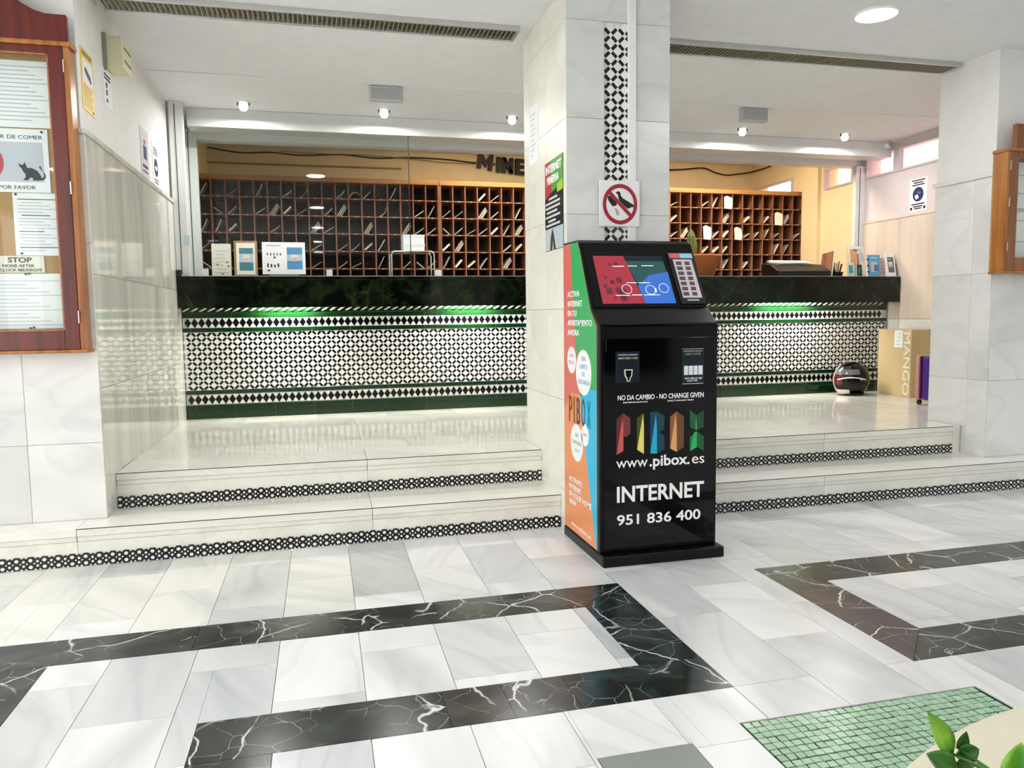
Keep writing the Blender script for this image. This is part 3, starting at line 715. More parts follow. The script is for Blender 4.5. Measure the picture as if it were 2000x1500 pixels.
fill(MX, 8, ['3w 4l', '0l 1l 3b 4l 6s', '0L 1l 2l 3l 4w 5s 6b', '0w 1b 5l 6w', '0s 1w 2w 3s 5b', '1l 3L 6l'], 'under the black letters', 'the thick divider', None)
fill(RX, 13, ['0l 3l 4s 5v', '0w 5b 7w 9w 10v 11b', '0l 1b 3v 4l 5w 6v 7l 8l 9s 10l 12l', '3w 4w 5w 10s 11s', '5s 7w 9l', '6l'], 'behind the cactus', 'the window wall', 13)

# ================================================================== CEILING FIXTURES
def vent(x0, x1, lab):
    y0, y1 = 4.56, 4.745; z = HC
    v = empty('ceiling_vent', ((x0+x1)/2, (y0+y1)/2, z), lab, 'vent', 'linear ceiling vents')
    f = .018; t = .03
    MB().box(x0, x1, y0, y0+f, z-t, z).box(x0, x1, y1-f, y1, z-t, z).box(x0, x0+f, y0+f, y1-f, z-t, z).box(x1-f, x1, y0+f, y1-f, z-t, z).obj('vent_frame', M_ALU, v, bevel=.002)
    box('vent_throat', x0+f, x1-f, y0+f, y1-f, z-.004, z-.0005, mat('olive duct shadow', '#5e5946', .7), v)
    me = shared('slat', MB().add([(0, y0+f, -.026), (.004, y0+f, -.026), (.012, y0+f, -.005), (.008, y0+f, -.005), (0, y1-f, -.026), (.004, y1-f, -.026), (.012, y1-f, -.005), (.008, y1-f, -.005)],
        [(0, 1, 2, 3), (7, 6, 5, 4), (0, 4, 5, 1), (1, 5, 6, 2), (2, 6, 7, 3), (3, 7, 4, 0)]), mat('dull bronze slat', '#a7a28c', .5))
    x = x0+f+.006
    while x < x1-f-.012: place(me, 'slat', (x, 0, z), v); x += .027
vent(XL+.01, 1.215, 'long linear ceiling vent with thin slats between the left wall and the pillar')
vent(PX1+.01, XR-.01, 'long linear ceiling vent with thin slats between the pillar and the right pier')
def downlight(x, y, lab):
    d = empty('downlight', (x, y, HC), lab, 'ceiling light', 'round recessed ceiling lights')
    MB().lathe([(.128, 0), (.128, -.006), (.112, -.010), (.110, -.002)], (x, y, HC), 32).obj('trim_ring', M_WHITE, d, smooth=True)
    MB().lathe([(.110, -.005), (.0001, -.005)], (x, y, HC), 32).obj('diffuser', mat('lit diffuser', '#ffffff', .5, emit=30), d)
    area('downlight_lamp', (x, y, HC-.014), .21, .21, DOWNLIGHT_W, (1, .985, .95), shape='DISK')
downlight(3.2, 3.95, 'round white ceiling light in front of the right pier')
for x in (0, 3.2, -2.8, 6.0):  # unseen lamps carry the grid on, added to light the lobby
    for y in (3.95, 1.27, -1.4, -4.1, -6.8):
        if (x, y) == (3.2, 3.95): continue
        downlight(x, y, 'round white recessed ceiling light of the lobby, out of view')
def spot(x, lab):
    z = HC-.008; y = 6.50
    s_ = empty('spotlight', (x, y, z), lab, 'spotlight', 'small white spotlights above the counter')
    MB().lathe([(.0001, 0), (.042, 0), (.042, -.008), (.03, -.012), (.0001, -.012)], (x, y, z), 20).obj('mount_plate', M_WHITE, s_, smooth=True)
    MB().lathe([(.022, -.012), (.034, -.024), (.036, -.045), (.03, -.066), (.022, -.072)], (x, y, z), 20).obj('lamp_head', mat('frosted lamp glass', '#ffffff', .4, emit=.9), s_, smooth=True)
    MB().lathe([(.022, -.064), (.0001, -.064)], (x, y, z), 20).obj('bulb', mat('lit spot bulb', '#ffffff', .5, emit=12), s_)
    for sx in (-1, 1): MB().box(x+sx*.044-.004, x+sx*.044+.004, y-.006, y+.006, z-.035, z-.012).obj('clip', M_DARK, s_)
    area('spot_lamp', (x, y, z-.078), .05, .05, SPOT_W, (1, .98, .95), shape='DISK')
for x, lab in ((-.535, 'small white spotlight above the framed signs'), (.563, 'small white spotlight above the glass edge'), (1.65, 'small white spotlight next to the pillar, over the black letters'), (3.853, 'small white spotlight above the cactus'), (4.951, 'small white spotlight nearest the window wall')): spot(x, lab)
for x, lab in ((.53, 'grey emergency light box under the ceiling left of the pillar'), (3.60, 'grey emergency light box under the ceiling between pillar and window wall')):
    e = empty('emergency_light', (x, 5.90, HC-.008), lab, 'emergency light', 'grey emergency lights')
    MB().box(x-.125, x+.125, 5.87, 5.93, HC-.12, HC-.008).obj('light_body', mat('grey plastic', '#b9bdbd', .5), e, bevel=.012)
    MB().box(x-.11, x+.11, 5.866, 5.871, HC-.105, HC-.03).obj('lens', mat('grey lens', '#a8adae', .25), e, bevel=.004)
MB().tube([(5.62, 6.70, HC-.06), (5.56, 6.66, HC-.07)], .022, 12).obj('camera_head', M_ALU, tag(empty('security_camera', (5.64, 6.72, HC-.008), 'tiny grey security camera in the ceiling corner above the window', 'camera'), None))
MB().tube([(5.64, 6.72, HC-.008), (5.62, 6.70, HC-.06)], .009, 8).obj('camera_mount', M_ALU, bpy.data.objects['security_camera'])
# office lamps: two warm ceiling fittings out of view behind the lintel
for i, x in enumerate((1.9, 4.3)):
    o_ = empty('office_lamp', (x, 7.75, 3.32), 'warm ceiling panel lamp of the office near the '+('black letters', 'window wall')[i], 'ceiling light', 'warm office lamps')
    MB().box(x-.3, x+.3, 7.6, 7.9, 3.29, 3.32).obj('lamp_panel', mat('lit warm panel', '#ffd9a0', .5, emit=3), o_)
    area('office_lamp_light', (x, 7.75, 3.28), .6, .3, OFFICE_W*.5, (1, .83, .60))

# ================================================================== INTERNET KIOSK
KX0, KX1, KF, KB = 1.268, 1.885, 3.380, 3.925
kio = empty('internet_kiosk', ((KX0+KX1)/2, 3.63, 0), 'black internet kiosk with slanted touch screen and colourful printed side, standing before the pillar', 'kiosk')
prof = [(KF, .055), (KF, 1.158), (3.485, 1.234), (3.669, 1.566), (3.70, 1.582), (KB, 1.586), (KB, .055)]
MB().yz(prof, KX0, KX1).obj('kiosk_body', M_BLACKP, kio, bevel=.006)
MB().box(KX0-.004, KX1+.018, 3.325, KB+.005, 0, .055).obj('plinth', M_BLACKP, kio, bevel=.008)
door = MB().box(KX0+.018, KX1-.012, KF-.006, KF+.002, .075, 1.092).obj('front_door', M_BLACKG, kio, bevel=.003)
MB().tube([(KX0+.03, KF-.008, 1.03), (KX0+.03, KF-.008, 1.085)], .003, 6).obj('door_hinge', M_DARK, door)
MB().box(KX0+.004, KX1-.004, KF-.004, KF+.02, 1.146, 1.158).obj('front_lip', M_BLACKG, kio, bevel=.003)
FY = KF-.0066
# touch screen on the slanted face
e1 = Vector((0, .184, .332)).normalized(); o1 = Vector((0, 3.485, 1.234)); n1 = Vector((1, 0, 0)).cross(e1)   # outward normal
def scr(x, t, d=0.): p = o1+e1*t+n1*d; return (x, p.y, p.z)
def scrpoly(name, pts, d0, d1, m, parent, **k):
    mb = MB(); mb.prism([scr(x, t, d0) for x, t in pts], n1*(d1-d0)); return mb.obj(name, m, parent, **k)
bez = scrpoly('screen_bezel', [(1.283, .004), (1.872, .004), (1.872, .372), (1.283, .372)], 0, .004, M_BLACKG, kio)
S0, S1 = .022, .300
scrn = scrpoly('touch_screen', [(1.328, S0), (1.718, S0), (1.70, S1), (1.324, S1)], .004, .0055, mat('dark screen', '#0a1820', .06, emit=.4), kio)
scrpoly('screen_red', [(1.330, S0+.001), (1.553, S0+.001), (1.487, S1-.002), (1.326, S1-.002)], .0055, .0058, mat('red screen area', '#8f2a38', .1, emit=.55), scrn)
scrpoly('screen_teal', [(1.535, .13), (1.606, .187), (1.706, .206), (1.700, .268), (1.495, .268)], .0055, .0058, mat('teal screen area', '#1f4644', .1, emit=.55), scrn)
scrpoly('screen_blue', [(1.553, S0+.001), (1.716, S0+.001), (1.711, .206), (1.606, .187), (1.533, .125)], .0055, .0059, mat('blue screen area', '#2f5fae', .1, emit=.55), scrn)
mb = MB()
def sbar(x0, x1, t, h=.003): mb.prism([scr(x0, t, .0059), scr(x1, t, .0059), scr(x1, t+h, .0059), scr(x0, t+h, .0059)], n1*.0004)
for a, b, t in ((1.42, 1.48, .236), (1.50, 1.55, .238), (1.575, 1.64, .240), (1.475, 1.53, .140), (1.54, 1.60, .140), (1.405, 1.48, .068), (1.49, 1.545, .070), (1.555, 1.64, .070)): sbar(a, b, t)
sbar(1.618, 1.626, .086, .024)
mb.obj('screen_text', mat('lit white text', '#f0f0f0', .4, emit=.8), scrn)
for cx, ct, r in ((1.595, .100, .026), (1.668, .110, .026), (1.47, .105, .026)):
    path = [scr(cx+r*math.cos(a*PI/8), ct+r*math.sin(a*PI/8), .0062) for a in range(17)]
    MB().tube(path, .0016, 5, False).obj('screen_icon', mat('lit icon outline', '#c9d4e6', .4, emit=.5), scrn)
mb = MB()
for k in range(14):
    cx, ct = random.uniform(1.345, 1.46), random.uniform(.05, .26); q = random.uniform(.008, .02)
    mb.prism([scr(cx+q*math.cos(a*PI/4), ct+q*math.sin(a*PI/4), .0059) for a in range(8)], n1*.0002)
mb.obj('screen_pictograms', mat('dim red pictogram', '#5f2733', .2, emit=.4), scrn, kind='stuff')
# coin chart strip right of the screen
ch = scrpoly('tariff_panel', [(1.742, .016), (1.873, .016), (1.868, .318), (1.728, .318)], .004, .012, M_DARK, kio, bevel=.002)
scrpoly('tariff_header', [(1.738, .284), (1.798, .284), (1.795, .312), (1.736, .312)], .012, .0125, mat('coral print', '#d2686a', .4), ch)
scrpoly('tariff_header', [(1.798, .284), (1.866, .284), (1.864, .312), (1.795, .312)], .012, .0125, mat('sky blue print', '#9fd0ee', .4), ch)
scrpoly('tariff_sheet', [(1.758, .05), (1.862, .05), (1.856, .276), (1.752, .276)], .012, .0126, mat('pale print', '#cfc6cc', .5), ch)
mb = MB()
for k in range(7):
    t = .062+.030*k
    for x0, w_ in ((1.764, .032), (1.812, .028)):
        mb.prism([scr(x0, t, .0126), scr(x0+w_, t, .0126), scr(x0+w_, t+.021, .0126), scr(x0, t+.021, .0126)], n1*.0003)
mb.obj('tariff_print', mat('brown print', '#5a434d', .5), ch)
mb = MB(); mb.prism([scr(1.775, .03, .012), scr(1.84, .03, .012), scr(1.84, .04, .012), scr(1.775, .04, .012)], n1*.004); mb.obj('tray_lip', M_CHROME, ch)
# payment panels on the door
def panel(name, x0, x1, z0, z1, m): return MB().box(x0, x1, FY-.004, FY+.001, z0, z1).obj(name, m, door, bevel=.002)
M_PAN = mat('dark blue panel', '#0a1622', .2)
cp = panel('coin_panel', 1.347, 1.467, .879, 1.028, M_PAN); bp = panel('bill_panel', 1.687, 1.806, .859, 1.036, M_PAN)
py = FY-.0046
MB().xz([(1.388, .944), (1.431, .944), (1.428, .912), (1.420, .900), (1.418, .886), (1.402, .886), (1.400, .900), (1.391, .912)], py-.003, py).obj('coin_slot_surround', mat('off white plastic', '#d8d4c8', .4), cp)
MB().xz([(1.394, .939), (1.425, .939), (1.423, .914), (1.415, .902), (1.414, .890), (1.406, .890), (1.405, .902), (1.397, .914)], py-.0036, py-.003).obj('coin_slot', M_BLACKG, cp)
text('coin_text', 'INTRODUZCA MONEDAS', .0125, (1.358, py, 1.009), mat('pale blue print', '#a9c6d6', .5), cp, width=.098)
text('coin_text', 'INSERT COINS 1 2 EUR', .0125, (1.358, py, .993), mat('cream print', '#e2d3ae', .5), cp, width=.098)
text('bill_text', 'INTRODUZCA BILLETES', .0105, (1.697, py, 1.020), mat('pale red print', '#d2b0aa', .5), bp, width=.098)
text('bill_text', 'ONLY 5 10 20', .012, (1.705, py, 1.005), mat('green print', '#8fc27a', .5), bp, width=.08)
for k in range(4): box('bill_picture', 1.699+.0255*k, 1.721+.0255*k, py-.0006, py, .908, .952, mat('pale bill print', '#dfe6ea', .5), bp)
text('bill_text', 'NO BILLS 50', .014, (1.703, py, .886), M_WLET, bp, width=.09); text('bill_text', 'INSERT HERE', .009, (1.715, py, .876), M_WLET, bp, width=.055)
box('bill_tray', 1.688, 1.800, py-.004, py, .8635, .867, M_CHROME, bp)
# lettering on the door
ty = FY-.0003
text('door_text', 'NO DA CAMBIO - NO CHANGE GIVEN', .034, (1.356, ty, .797), M_WLET, door, width=.45, bold=.012)
text('door_text', 'IMPORTE EXACTO', .009, (1.385, ty, .782), M_WLET, door, width=.125, bold=.02); text('door_text', 'EXACT AMOUNT ONLY', .009, (1.615, ty, .782), M_WLET, door, width=.14, bold=.02)
text('door_text', 'www', .074, (1.350, ty, .470), M_WLET, door, width=.162); text('door_text', '.pibox.', .074, (1.520, ty, .470), M_WLET, door, width=.212, bold=.02)
text('door_text', 'e', .074, (1.744, ty, .470), M_WLET, door, width=.034); text('door_text', 's', .074, (1.784, ty, .470), M_WLET, door, width=.026)
text('door_text', 'INTERNET', .108, (1.348, ty, .303), M_WLET, door, width=.46, bold=.022)
text('door_text', '951 836 400', .070, (1.352, ty, .190), M_WLET, door, width=.442, bold=.016)
LOGO = [('#5c1f20', [(1.351, .709), (1.386, .735), (1.386, .55), (1.35, .534)], 0), ('#c9595a', [(1.382, .717), (1.386, .672), (1.386, .553), (1.352, .535)], 1), ('#7a3434', [(1.386, .735), (1.422, .707), (1.422, .634), (1.395, .617), (1.386, .625)], 0),
 ('#3f4514', [(1.455, .709), (1.491, .733), (1.492, .532), (1.456, .557)], 0), ('#e9df72', [(1.488, .727), (1.492, .667), (1.492, .532), (1.457, .555)], 1),
 ('#0d3a52', [(1.524, .734), (1.559, .736), (1.561, .531), (1.525, .533)], 0), ('#22a8d6', [(1.554, .724), (1.559, .664), (1.561, .53), (1.526, .532)], 1), ('#0c3b50', [(1.559, .736), (1.599, .713), (1.599, .647), (1.572, .635), (1.599, .617), (1.6, .55), (1.561, .531)], 0),
 ('#8a5c33', [(1.629, .706), (1.664, .732), (1.665, .532), (1.629, .552)], 0), ('#e0a468', [(1.659, .72), (1.664, .659), (1.665, .532), (1.631, .551)], 1), ('#6b4527', [(1.664, .732), (1.702, .705), (1.703, .554), (1.665, .532)], 0),
 ('#0b5a34', [(1.734, .735), (1.771, .709), (1.771, .633), (1.735, .65)], 0), ('#0d4a2c', [(1.771, .709), (1.808, .733), (1.809, .649), (1.771, .633)], 0), ('#0e7a42', [(1.735, .601), (1.772, .628), (1.772, .55), (1.736, .532)], 0), ('#0d5a33', [(1.772, .628), (1.81, .603), (1.81, .53), (1.772, .551)], 0), ('#27b466', [(1.757, .624), (1.772, .628), (1.772, .55), (1.737, .532)], 1), ('#b8d98a', [(1.766, .70), (1.770, .66), (1.770, .636), (1.768, .636)], 1)]
for hx, pts, lv in LOGO: MB().xz(pts, ty-.0006-.0004*lv, ty).obj('logo_facet', mat('logo '+hx, hx, .4), door)
# printed left side
sx = KX0
def sidep(name, pts, hx, lv, parent=kio): return MB().yz(pts, sx-.0006-.0004*lv, sx+.0005).obj(name, mat('side print '+hx, hx, .35), parent)
side = sidep('side_print', [(3.915, .06), (3.415, .06), (3.415, 1.150), (3.495, 1.225), (3.655, 1.530), (3.690, 1.57), (3.915, 1.575)], '#e08e58', 0)
sidep('side_coral', [(3.915, 1.574), (3.80, 1.574), (3.739, 1.116), (3.68, .95), (3.62, .80), (3.80, .80), (3.915, .70)], '#d4675c', 1, side)
sidep('side_green', [(3.80, 1.574), (3.690, 1.569), (3.656, 1.529), (3.496, 1.224), (3.416, 1.149), (3.416, .842), (3.65, .842), (3.739, 1.116)], '#2fa85c', 1, side)
sidep('side_cyan', [(3.66, .842), (3.416, .842), (3.416, .062), (3.43, .062), (3.612, .636)], '#19b4da', 1, side)
def disc(cy_, cz, r, hx='#eceef0'):
    MB().yz([(cy_+r*math.cos(a*PI/14), cz+r*math.sin(a*PI/14)) for a in range(28)], sx-.0018, sx-.001).obj('side_bubble', mat('bubble '+hx, hx, .4), side)
disc(3.786, .971, .070); disc(3.602, .916, .115); disc(3.711, .544, .098); disc(3.583, .603, .056)
def stext(s_, size, y, z, m, width=None, bold=0.): return text('side_text', s_, size, (sx-.0021, y, z), m, side, right=(0, -1, 0), width=width, bold=bold)
for s_, z, w_ in (('ACTIVA', 1.298, .19), ('INTERNET', 1.248, .23), ('EN TU', 1.199, .14), ('APARTAMENTO', 1.150, .37), ('AHORA', 1.100, .18)): stext(s_, .042, 3.845, z, M_WLET, w_, .012)
for s_, z, w_ in (('ACTIVATE', .325, .20), ('INTERNET', .284, .19), ('IN YOUR HOME', .243, .34), ('NOW', .202, .11)): stext(s_, .038, 3.835, z, M_WLET, w_, .01)
stext('www.pibox.es', .03, 3.80, .09, M_WLET, .30)
MSB = mat('blue side text', '#6f9fc4', .5); MSR = mat('rose side text', '#c08a86', .5); MSG = mat('green side text', '#9fb8a0', .5)
for s_, z, w_ in (('SIN', .975, .06), ('LIMITE', .935, .11), ('DE', .897, .04), ('DESCARGA', .858, .17)): stext(s_, .032, 3.602+w_/2, z, MSB, w_)
for s_, z, w_ in (('ALTA', .985, .07), ('VELOC.', .950, .09)): stext(s_, .026, 3.786+w_/2, z, MSR, w_)
for s_, z, w_ in (('SIN', .575, .05), ('COMPROMISO', .535, .16), ('24 H', .495, .06)): stext(s_, .028, 3.711+w_/2, z, MSG, w_)
stext('WIFI', .022, 3.61, .598, MSG, .055)
for (y0, hx, pts) in ((3.84, '#7a3b20', 'P'), (3.775, '#8a5a1e', 'I'), (3.715, '#173d55', 'B'), (3.635, '#4a2f1c', 'O'), (3.55, '#0b6f7c', 'X')):
    text('side_logo_letter', pts, .20, (sx-.0021, y0, .645), mat('side logo '+hx, hx, .5), side, right=(0, -1, 0), width=.05 if pts != 'I' else .02)
for k, x in enumerate((KX0+.02, KX0+.02)): pass

# ================================================================== SIGNS ON THE PILLAR
def sign(name, label, cat, loc): return empty(name, loc, label, cat)
def sheet_y(name, x0, x1, z0, z1, y, m, parent=None, t=.002): return box(name, x0, x1, y-t, y, z0, z1, m, parent)
M_RED = mat('signal red', '#a5122f', .45); M_BLK = mat('black print', '#0b0b0c', .5)
ps = sign('prohibition_sign', 'square white no pigeon feeding sign with red ring on the pillar mosaic', 'sign', (1.59, PY0-.02, 1.68))
YS = PY0-.018
box('sign_plate', 1.473, 1.706, YS-.004, YS, 1.680, 1.925, M_PAPER, ps, bevel=.002)
cxs, czs, R0, R1 = 1.592, 1.799, .100, .080
ring = MB(); n = 48
vs = [(cxs+r*math.cos(2*PI*k/n), YS-.0052, czs+1.08*r*math.sin(2*PI*k/n)) for r in (R0, R1) for k in range(n)]
ring.add(vs, [(k, n+k, n+(k+1) % n, (k+1) % n) for k in range(n)]).obj('ring', M_RED, ps)
d = .0085
def spoly(name, pts, m, y): MB().xz(pts, y-.0005, y).obj(name, m, ps)
spoly('bar', [(cxs-.066, czs+.052), (cxs-.052, czs+.066), (cxs+.066, czs-.052), (cxs+.052, czs-.066)], M_RED, YS-.0055)
sg = lambda px, py_: (1.473+(px-80)/1000*.2305+.003, 1.925-(py_-185)/1090*.245)
spoly('pigeon', [sg(*q) for q in ((475, 490), (510, 445), (550, 438), (590, 470), (600, 540), (650, 600), (900, 740), (965, 790), (955, 812), (880, 805), (780, 850), (720, 810), (560, 650), (540, 590), (530, 510))], M_BLK, YS-.0042)
spoly('hand', [sg(*q) for q in ((270, 560), (330, 550), (500, 720), (495, 775), (440, 790), (400, 800), (360, 760), (285, 650))], M_BLK, YS-.0042)
spoly('crumbs', [sg(*q) for q in ((440, 830), (500, 850), (550, 930), (560, 1020), (490, 1000), (470, 910))], mat('lilac grey print', '#b7a9bb', .6), YS-.0042)
# poster on the pillar's left face
po = sign('poster', 'red green and black internet poster on the cream side of the pillar', 'poster', (PX0-.004, 4.17, 1.575))
xp = PX0-.0015
def pf(name, pts, hx, lv, parent): return MB().yz(pts, xp-.0012-.0005*lv, xp-.0005*lv+.0).obj(name, mat('poster '+hx, hx, .35), parent)
pb = pf('poster_sheet', [(4.335, 1.575), (3.995, 1.575), (3.995, 2.078), (4.335, 2.078)], '#101216', 0, po)
pf('poster_red', [(4.333, 1.87), (4.20, 1.90), (4.235, 2.076), (4.333, 2.076)], '#b8343c', 1, po)
pf('poster_green', [(4.20, 1.90), (3.997, 1.93), (3.997, 2.076), (4.235, 2.076)], '#4f9a2f', 1, po)
pf('poster_lime', [(4.10, 1.885), (3.997, 1.89), (3.997, 1.945), (4.10, 1.93)], '#a6c832', 2, po)
pf('poster_photo', [(4.333, 1.577), (3.997, 1.577), (3.997, 1.70), (4.333, 1.70)], '#b4c6cc', 1, po)
pf('poster_figure', [(4.24, 1.577), (4.20, 1.577), (4.185, 1.63), (4.17, 1.577), (4.13, 1.577), (4.165, 1.66), (4.195, 1.698), (4.225, 1.65)], '#4b3337', 2, po)
def ptext(s_, size, y, z, m, w_, b=0.): text('poster_text', s_, size, (xp-.0026, y, z), m, po, right=(0, -1, 0), width=w_, bold=b)
ptext('INTERNET', .06, 4.315, 2.012, M_WLET, .29, .03); ptext('MINERVA', .06, 4.29, 1.950, M_WLET, .22, .03)
for z, w_, y in ((1.86, .16, 4.26), (1.835, .27, 4.32), (1.81, .27, 4.32), (1.785, .20, 4.30), (1.76, .27, 4.32), (1.735, .14, 4.27), (1.712, .26, 4.31)): MB().yz([(y, z), (y-w_, z), (y-w_, z+.012), (y, z+.012)], xp-.0024, xp-.0012).obj('poster_text_line', mat('poster text grey', '#c9ccd0', .5), po)
np_ = sign('paper_notice', 'tall white paper notice taped high on the side of the pillar near its rear edge', 'notice', (PX0-.003, 4.57, 2.13))
MB().yz([(4.68, 2.13), (4.475, 2.125), (4.47, 2.47), (4.675, 2.485)], PX0-.002, PX0-.0005).obj('paper', M_PAPER, np_)
for k in range(9): MB().yz([(4.63, 2.42-.03*k), (4.53+.02*(k % 3), 2.42-.03*k), (4.53+.02*(k % 3), 2.426-.03*k), (4.63, 2.426-.03*k)], PX0-.0026, PX0-.002).obj('text_line', M_INKL, np_)

# ================================================================== SIGNS ON THE LEFT WALL (side face, above the ledge)
xw = XL-.02
def wall_sign(name, label, cat, y0, y1, z0, z1, m, t=.003):
    e = empty(name, (xw+.002, (y0+y1)/2, z0), label, cat); box('sign_plate', xw, xw+t, y0, y1, z0, z1, m, e); return e
def wline(e, name, y0, y1, z0, z1, m, lv=0): MB().box(xw+.003, xw+.0036+.0003*lv, y0, y1, z0, z1).obj(name, m, e)
ys = wall_sign('camera_warning_sign', 'yellow camera surveillance warning sign on the left wall', 'sign', 4.345, 4.56, 2.275, 2.585, mat('sign yellow', '#e2c152', .5))
wline(ys, 'sign_field', 4.37, 4.54, 2.415, 2.535, M_PAPER); MB().yz([(4.41, 2.50), (4.50, 2.47), (4.515, 2.44), (4.50, 2.43), (4.425, 2.46), (4.40, 2.48)], xw+.0033, xw+.004).obj('camera_symbol', M_BLK, ys)
for z in (2.565, 2.553): wline(ys, 'text_line', 4.37, 4.53, z, z+.006, M_INK)
for k in range(8): wline(ys, 'text_line', 4.37, 4.53-.02*(k % 3), 2.40-.014*k, 2.404-.014*k, mat('ochre print', '#b59335', .6))
wline(ys, 'sign_mark', 4.515, 4.535, 2.288, 2.298, M_INK)
bb = empty('alarm_box', (xw, 4.95, 2.62), 'small cream plastic alarm box high on the left wall', 'alarm box')
MB().box(xw, xw+.10, 4.80, 5.02, 2.63, 2.79).obj('box_case', mat('cream plastic', '#ded9b4', .45), bb, bevel=.006)
for z in (2.665, 2.735): MB().box(xw+.1, xw+.102, 4.84, 4.99, z, z+.008).obj('vent_slot', M_DARK, bb)
MB().box(xw-.0, xw+.02, 4.785, 4.80, 2.60, 2.80).obj('mounting_plate', mat('grey plate', '#8a8a80', .5), bb)
n2 = wall_sign('rules_notice', 'small white notice with dark header under the cream alarm box', 'notice', 4.76, 4.93, 2.40, 2.61, M_PAPER)
for k, (z, h) in enumerate(((2.575, .012), (2.555, .012), (2.51, .03), (2.47, .03), (2.43, .02))): wline(n2, 'text_line', 4.78+.03*(k > 1), 4.91 if k < 2 else 4.84, z, z+h, M_INK); 
n3 = wall_sign('mask_notice', 'greyish notice with a red dot and blue symbol above the ledge of the left wall', 'notice', 5.62, 5.86, 2.175, 2.50, mat('grey notice', '#c9c7cd', .6))
wline(n3, 'red_dot', 5.72, 5.77, 2.40, 2.43, M_RED); wline(n3, 'blue_symbol', 5.70, 5.80, 2.30, 2.39, mat('sign blue', '#24305e', .5)); wline(n3, 'text_line', 5.66, 5.82, 2.24, 2.26, M_INK); wline(n3, 'text_line', 5.66, 5.82, 2.21, 2.22, M_INK)
n4 = wall_sign('mask_notice', 'white mask notice with round blue symbol, the one next to the guide rail', 'notice', 6.0, 6.2, 2.17, 2.475, M_PAPER)
for z in (2.44, 2.42, 2.40, 2.215, 2.195): wline(n4, 'text_line', 6.03, 6.17, z, z+.009, M_INK)
MB().yz([(6.10+.065*math.cos(a*PI/10), 2.31+.065*math.sin(a*PI/10)) for a in range(20)], xw+.003, xw+.0037).obj('blue_symbol', mat('sign blue', '#24305e', .5), n4)
MB().yz([(6.07, 2.29), (6.13, 2.29), (6.14, 2.32), (6.06, 2.32)], xw+.0037, xw+.0041).obj('mask_shape', M_PAPER, n4)
# mask sign on the window wall
xr = XW
mr = empty('mask_sign', (xr-.002, 6.39, 2.18), 'white face mask sign with dark blue disc on the window wall above the ledge', 'sign')
MB().box(xr-.003, xr, 6.28, 6.505, 2.182, 2.50).obj('sign_plate', M_PAPER, mr)
MB().yz([(6.395+.07*math.cos(a*PI/12), 2.345+.07*math.sin(a*PI/12)) for a in range(24)], xr-.0036, xr-.003).obj('blue_disc', mat('sign blue', '#24305e', .5), mr)
MB().yz([(6.42, 2.37), (6.37, 2.37), (6.36, 2.345), (6.385, 2.345)], xr-.0042, xr-.0036).obj('face_shape', mat('mid blue', '#5a6a9c', .5), mr); MB().yz([(6.44, 2.335), (6.40, 2.345), (6.385, 2.31), (6.42, 2.295)], xr-.0042, xr-.0036).obj('mask_shape', M_PAPER, mr)
for z, w_ in ((2.475, .17), (2.452, .12), (2.430, .16), (2.245, .17), (2.222, .12), (2.202, .09)): MB().box(xr-.0036, xr-.003, 6.395-w_/2, 6.395+w_/2, z, z+.012).obj('text_line', M_BLK, mr)
for y in (6.31, 6.48): MB().yz([(y+.015*math.cos(a*PI/6), 2.212+.015*math.sin(a*PI/6)) for a in range(12)], xr-.0036, xr-.003).obj('small_disc', M_BLK, mr)

# ================================================================== NOTICE CASES
def case(name, x0, x1, z0, z1, yb, yf, hinge, label, fw=.092, wood_f=M_BOARDW, wood_s=M_BOARDO, crest=None):
    c = empty(name, ((x0+x1)/2, yb, z0), label, 'notice board', 'wooden notice cases')
    box('back_board', x0, x1, yb-.012, yb-.001, z0, z1, M_CORK, c)
    MB().box(x0, x0+.014, yf+.012, yb-.012, z0, z1).obj('case_side', wood_s, c); MB().box(x1-.014, x1, yf+.012, yb-.012, z0, z1).obj('case_side', wood_s, c)
    MB().box(x0-.01, x1+.012, yf-.012, yb-.002, z0-.016, z0).obj('base_moulding', wood_s, c, bevel=.005); MB().box(x0-.012, x1+.014, yf-.012, yb-.002, z1, z1+.022).obj('top_moulding', wood_s, c, bevel=.006)
    dr = MB().box(x0+fw*.2, x0+fw, yf, yf+.03, z0, z1).box(x1-fw, x1-fw*.28, yf, yf+.03, z0, z1).box(x0+fw, x1-fw, yf, yf+.03, z0, z0+fw).box(x0+fw, x1-fw, yf, yf+.03, z1-.035, z1).obj('door_frame', wood_f, c, bevel=.003)
    MB().box(x1-fw*.27, x1, yf+.002, yf+.012, z0, z1).obj('case_edge', wood_s, c); MB().box(x0, x0+fw*.19, yf+.002, yf+.012, z0, z1).obj('case_edge', wood_s, c)
    for (a0, a1, e0, e1) in ((x0+fw, x1-fw, z0+fw, z0+fw+.006), (x0+fw, x1-fw, z1-.041, z1-.035), (x0+fw, x0+fw+.006, z0+fw, z1-.035), (x1-fw-.006, x1-fw, z0+fw, z1-.035)): MB().box(a0, a1, yf+.003, yf+.008, e0, e1).obj('glazing_bead', wood_s, dr)
    box('door_glass', x0+fw+.001, x1-fw-.001, yf+.014, yf+.018, z0+fw+.001, z1-.036, M_GLASS, dr)
    for z in (z0+.16, (z0+z1)/2+.06, z1-.09): MB().tube([(hinge, yf-.003, z-.03), (hinge, yf-.003, z+.03)], .0038, 8).obj('hinge', M_CHROME, dr)
    if crest: MB().xz(crest, yf+.01, yf+.045).obj('crest', wood_f, c, bevel=.004)
    return c
LX0, LX1, LZ0, LZ1 = -2.25, -1.128, 1.066, 2.512
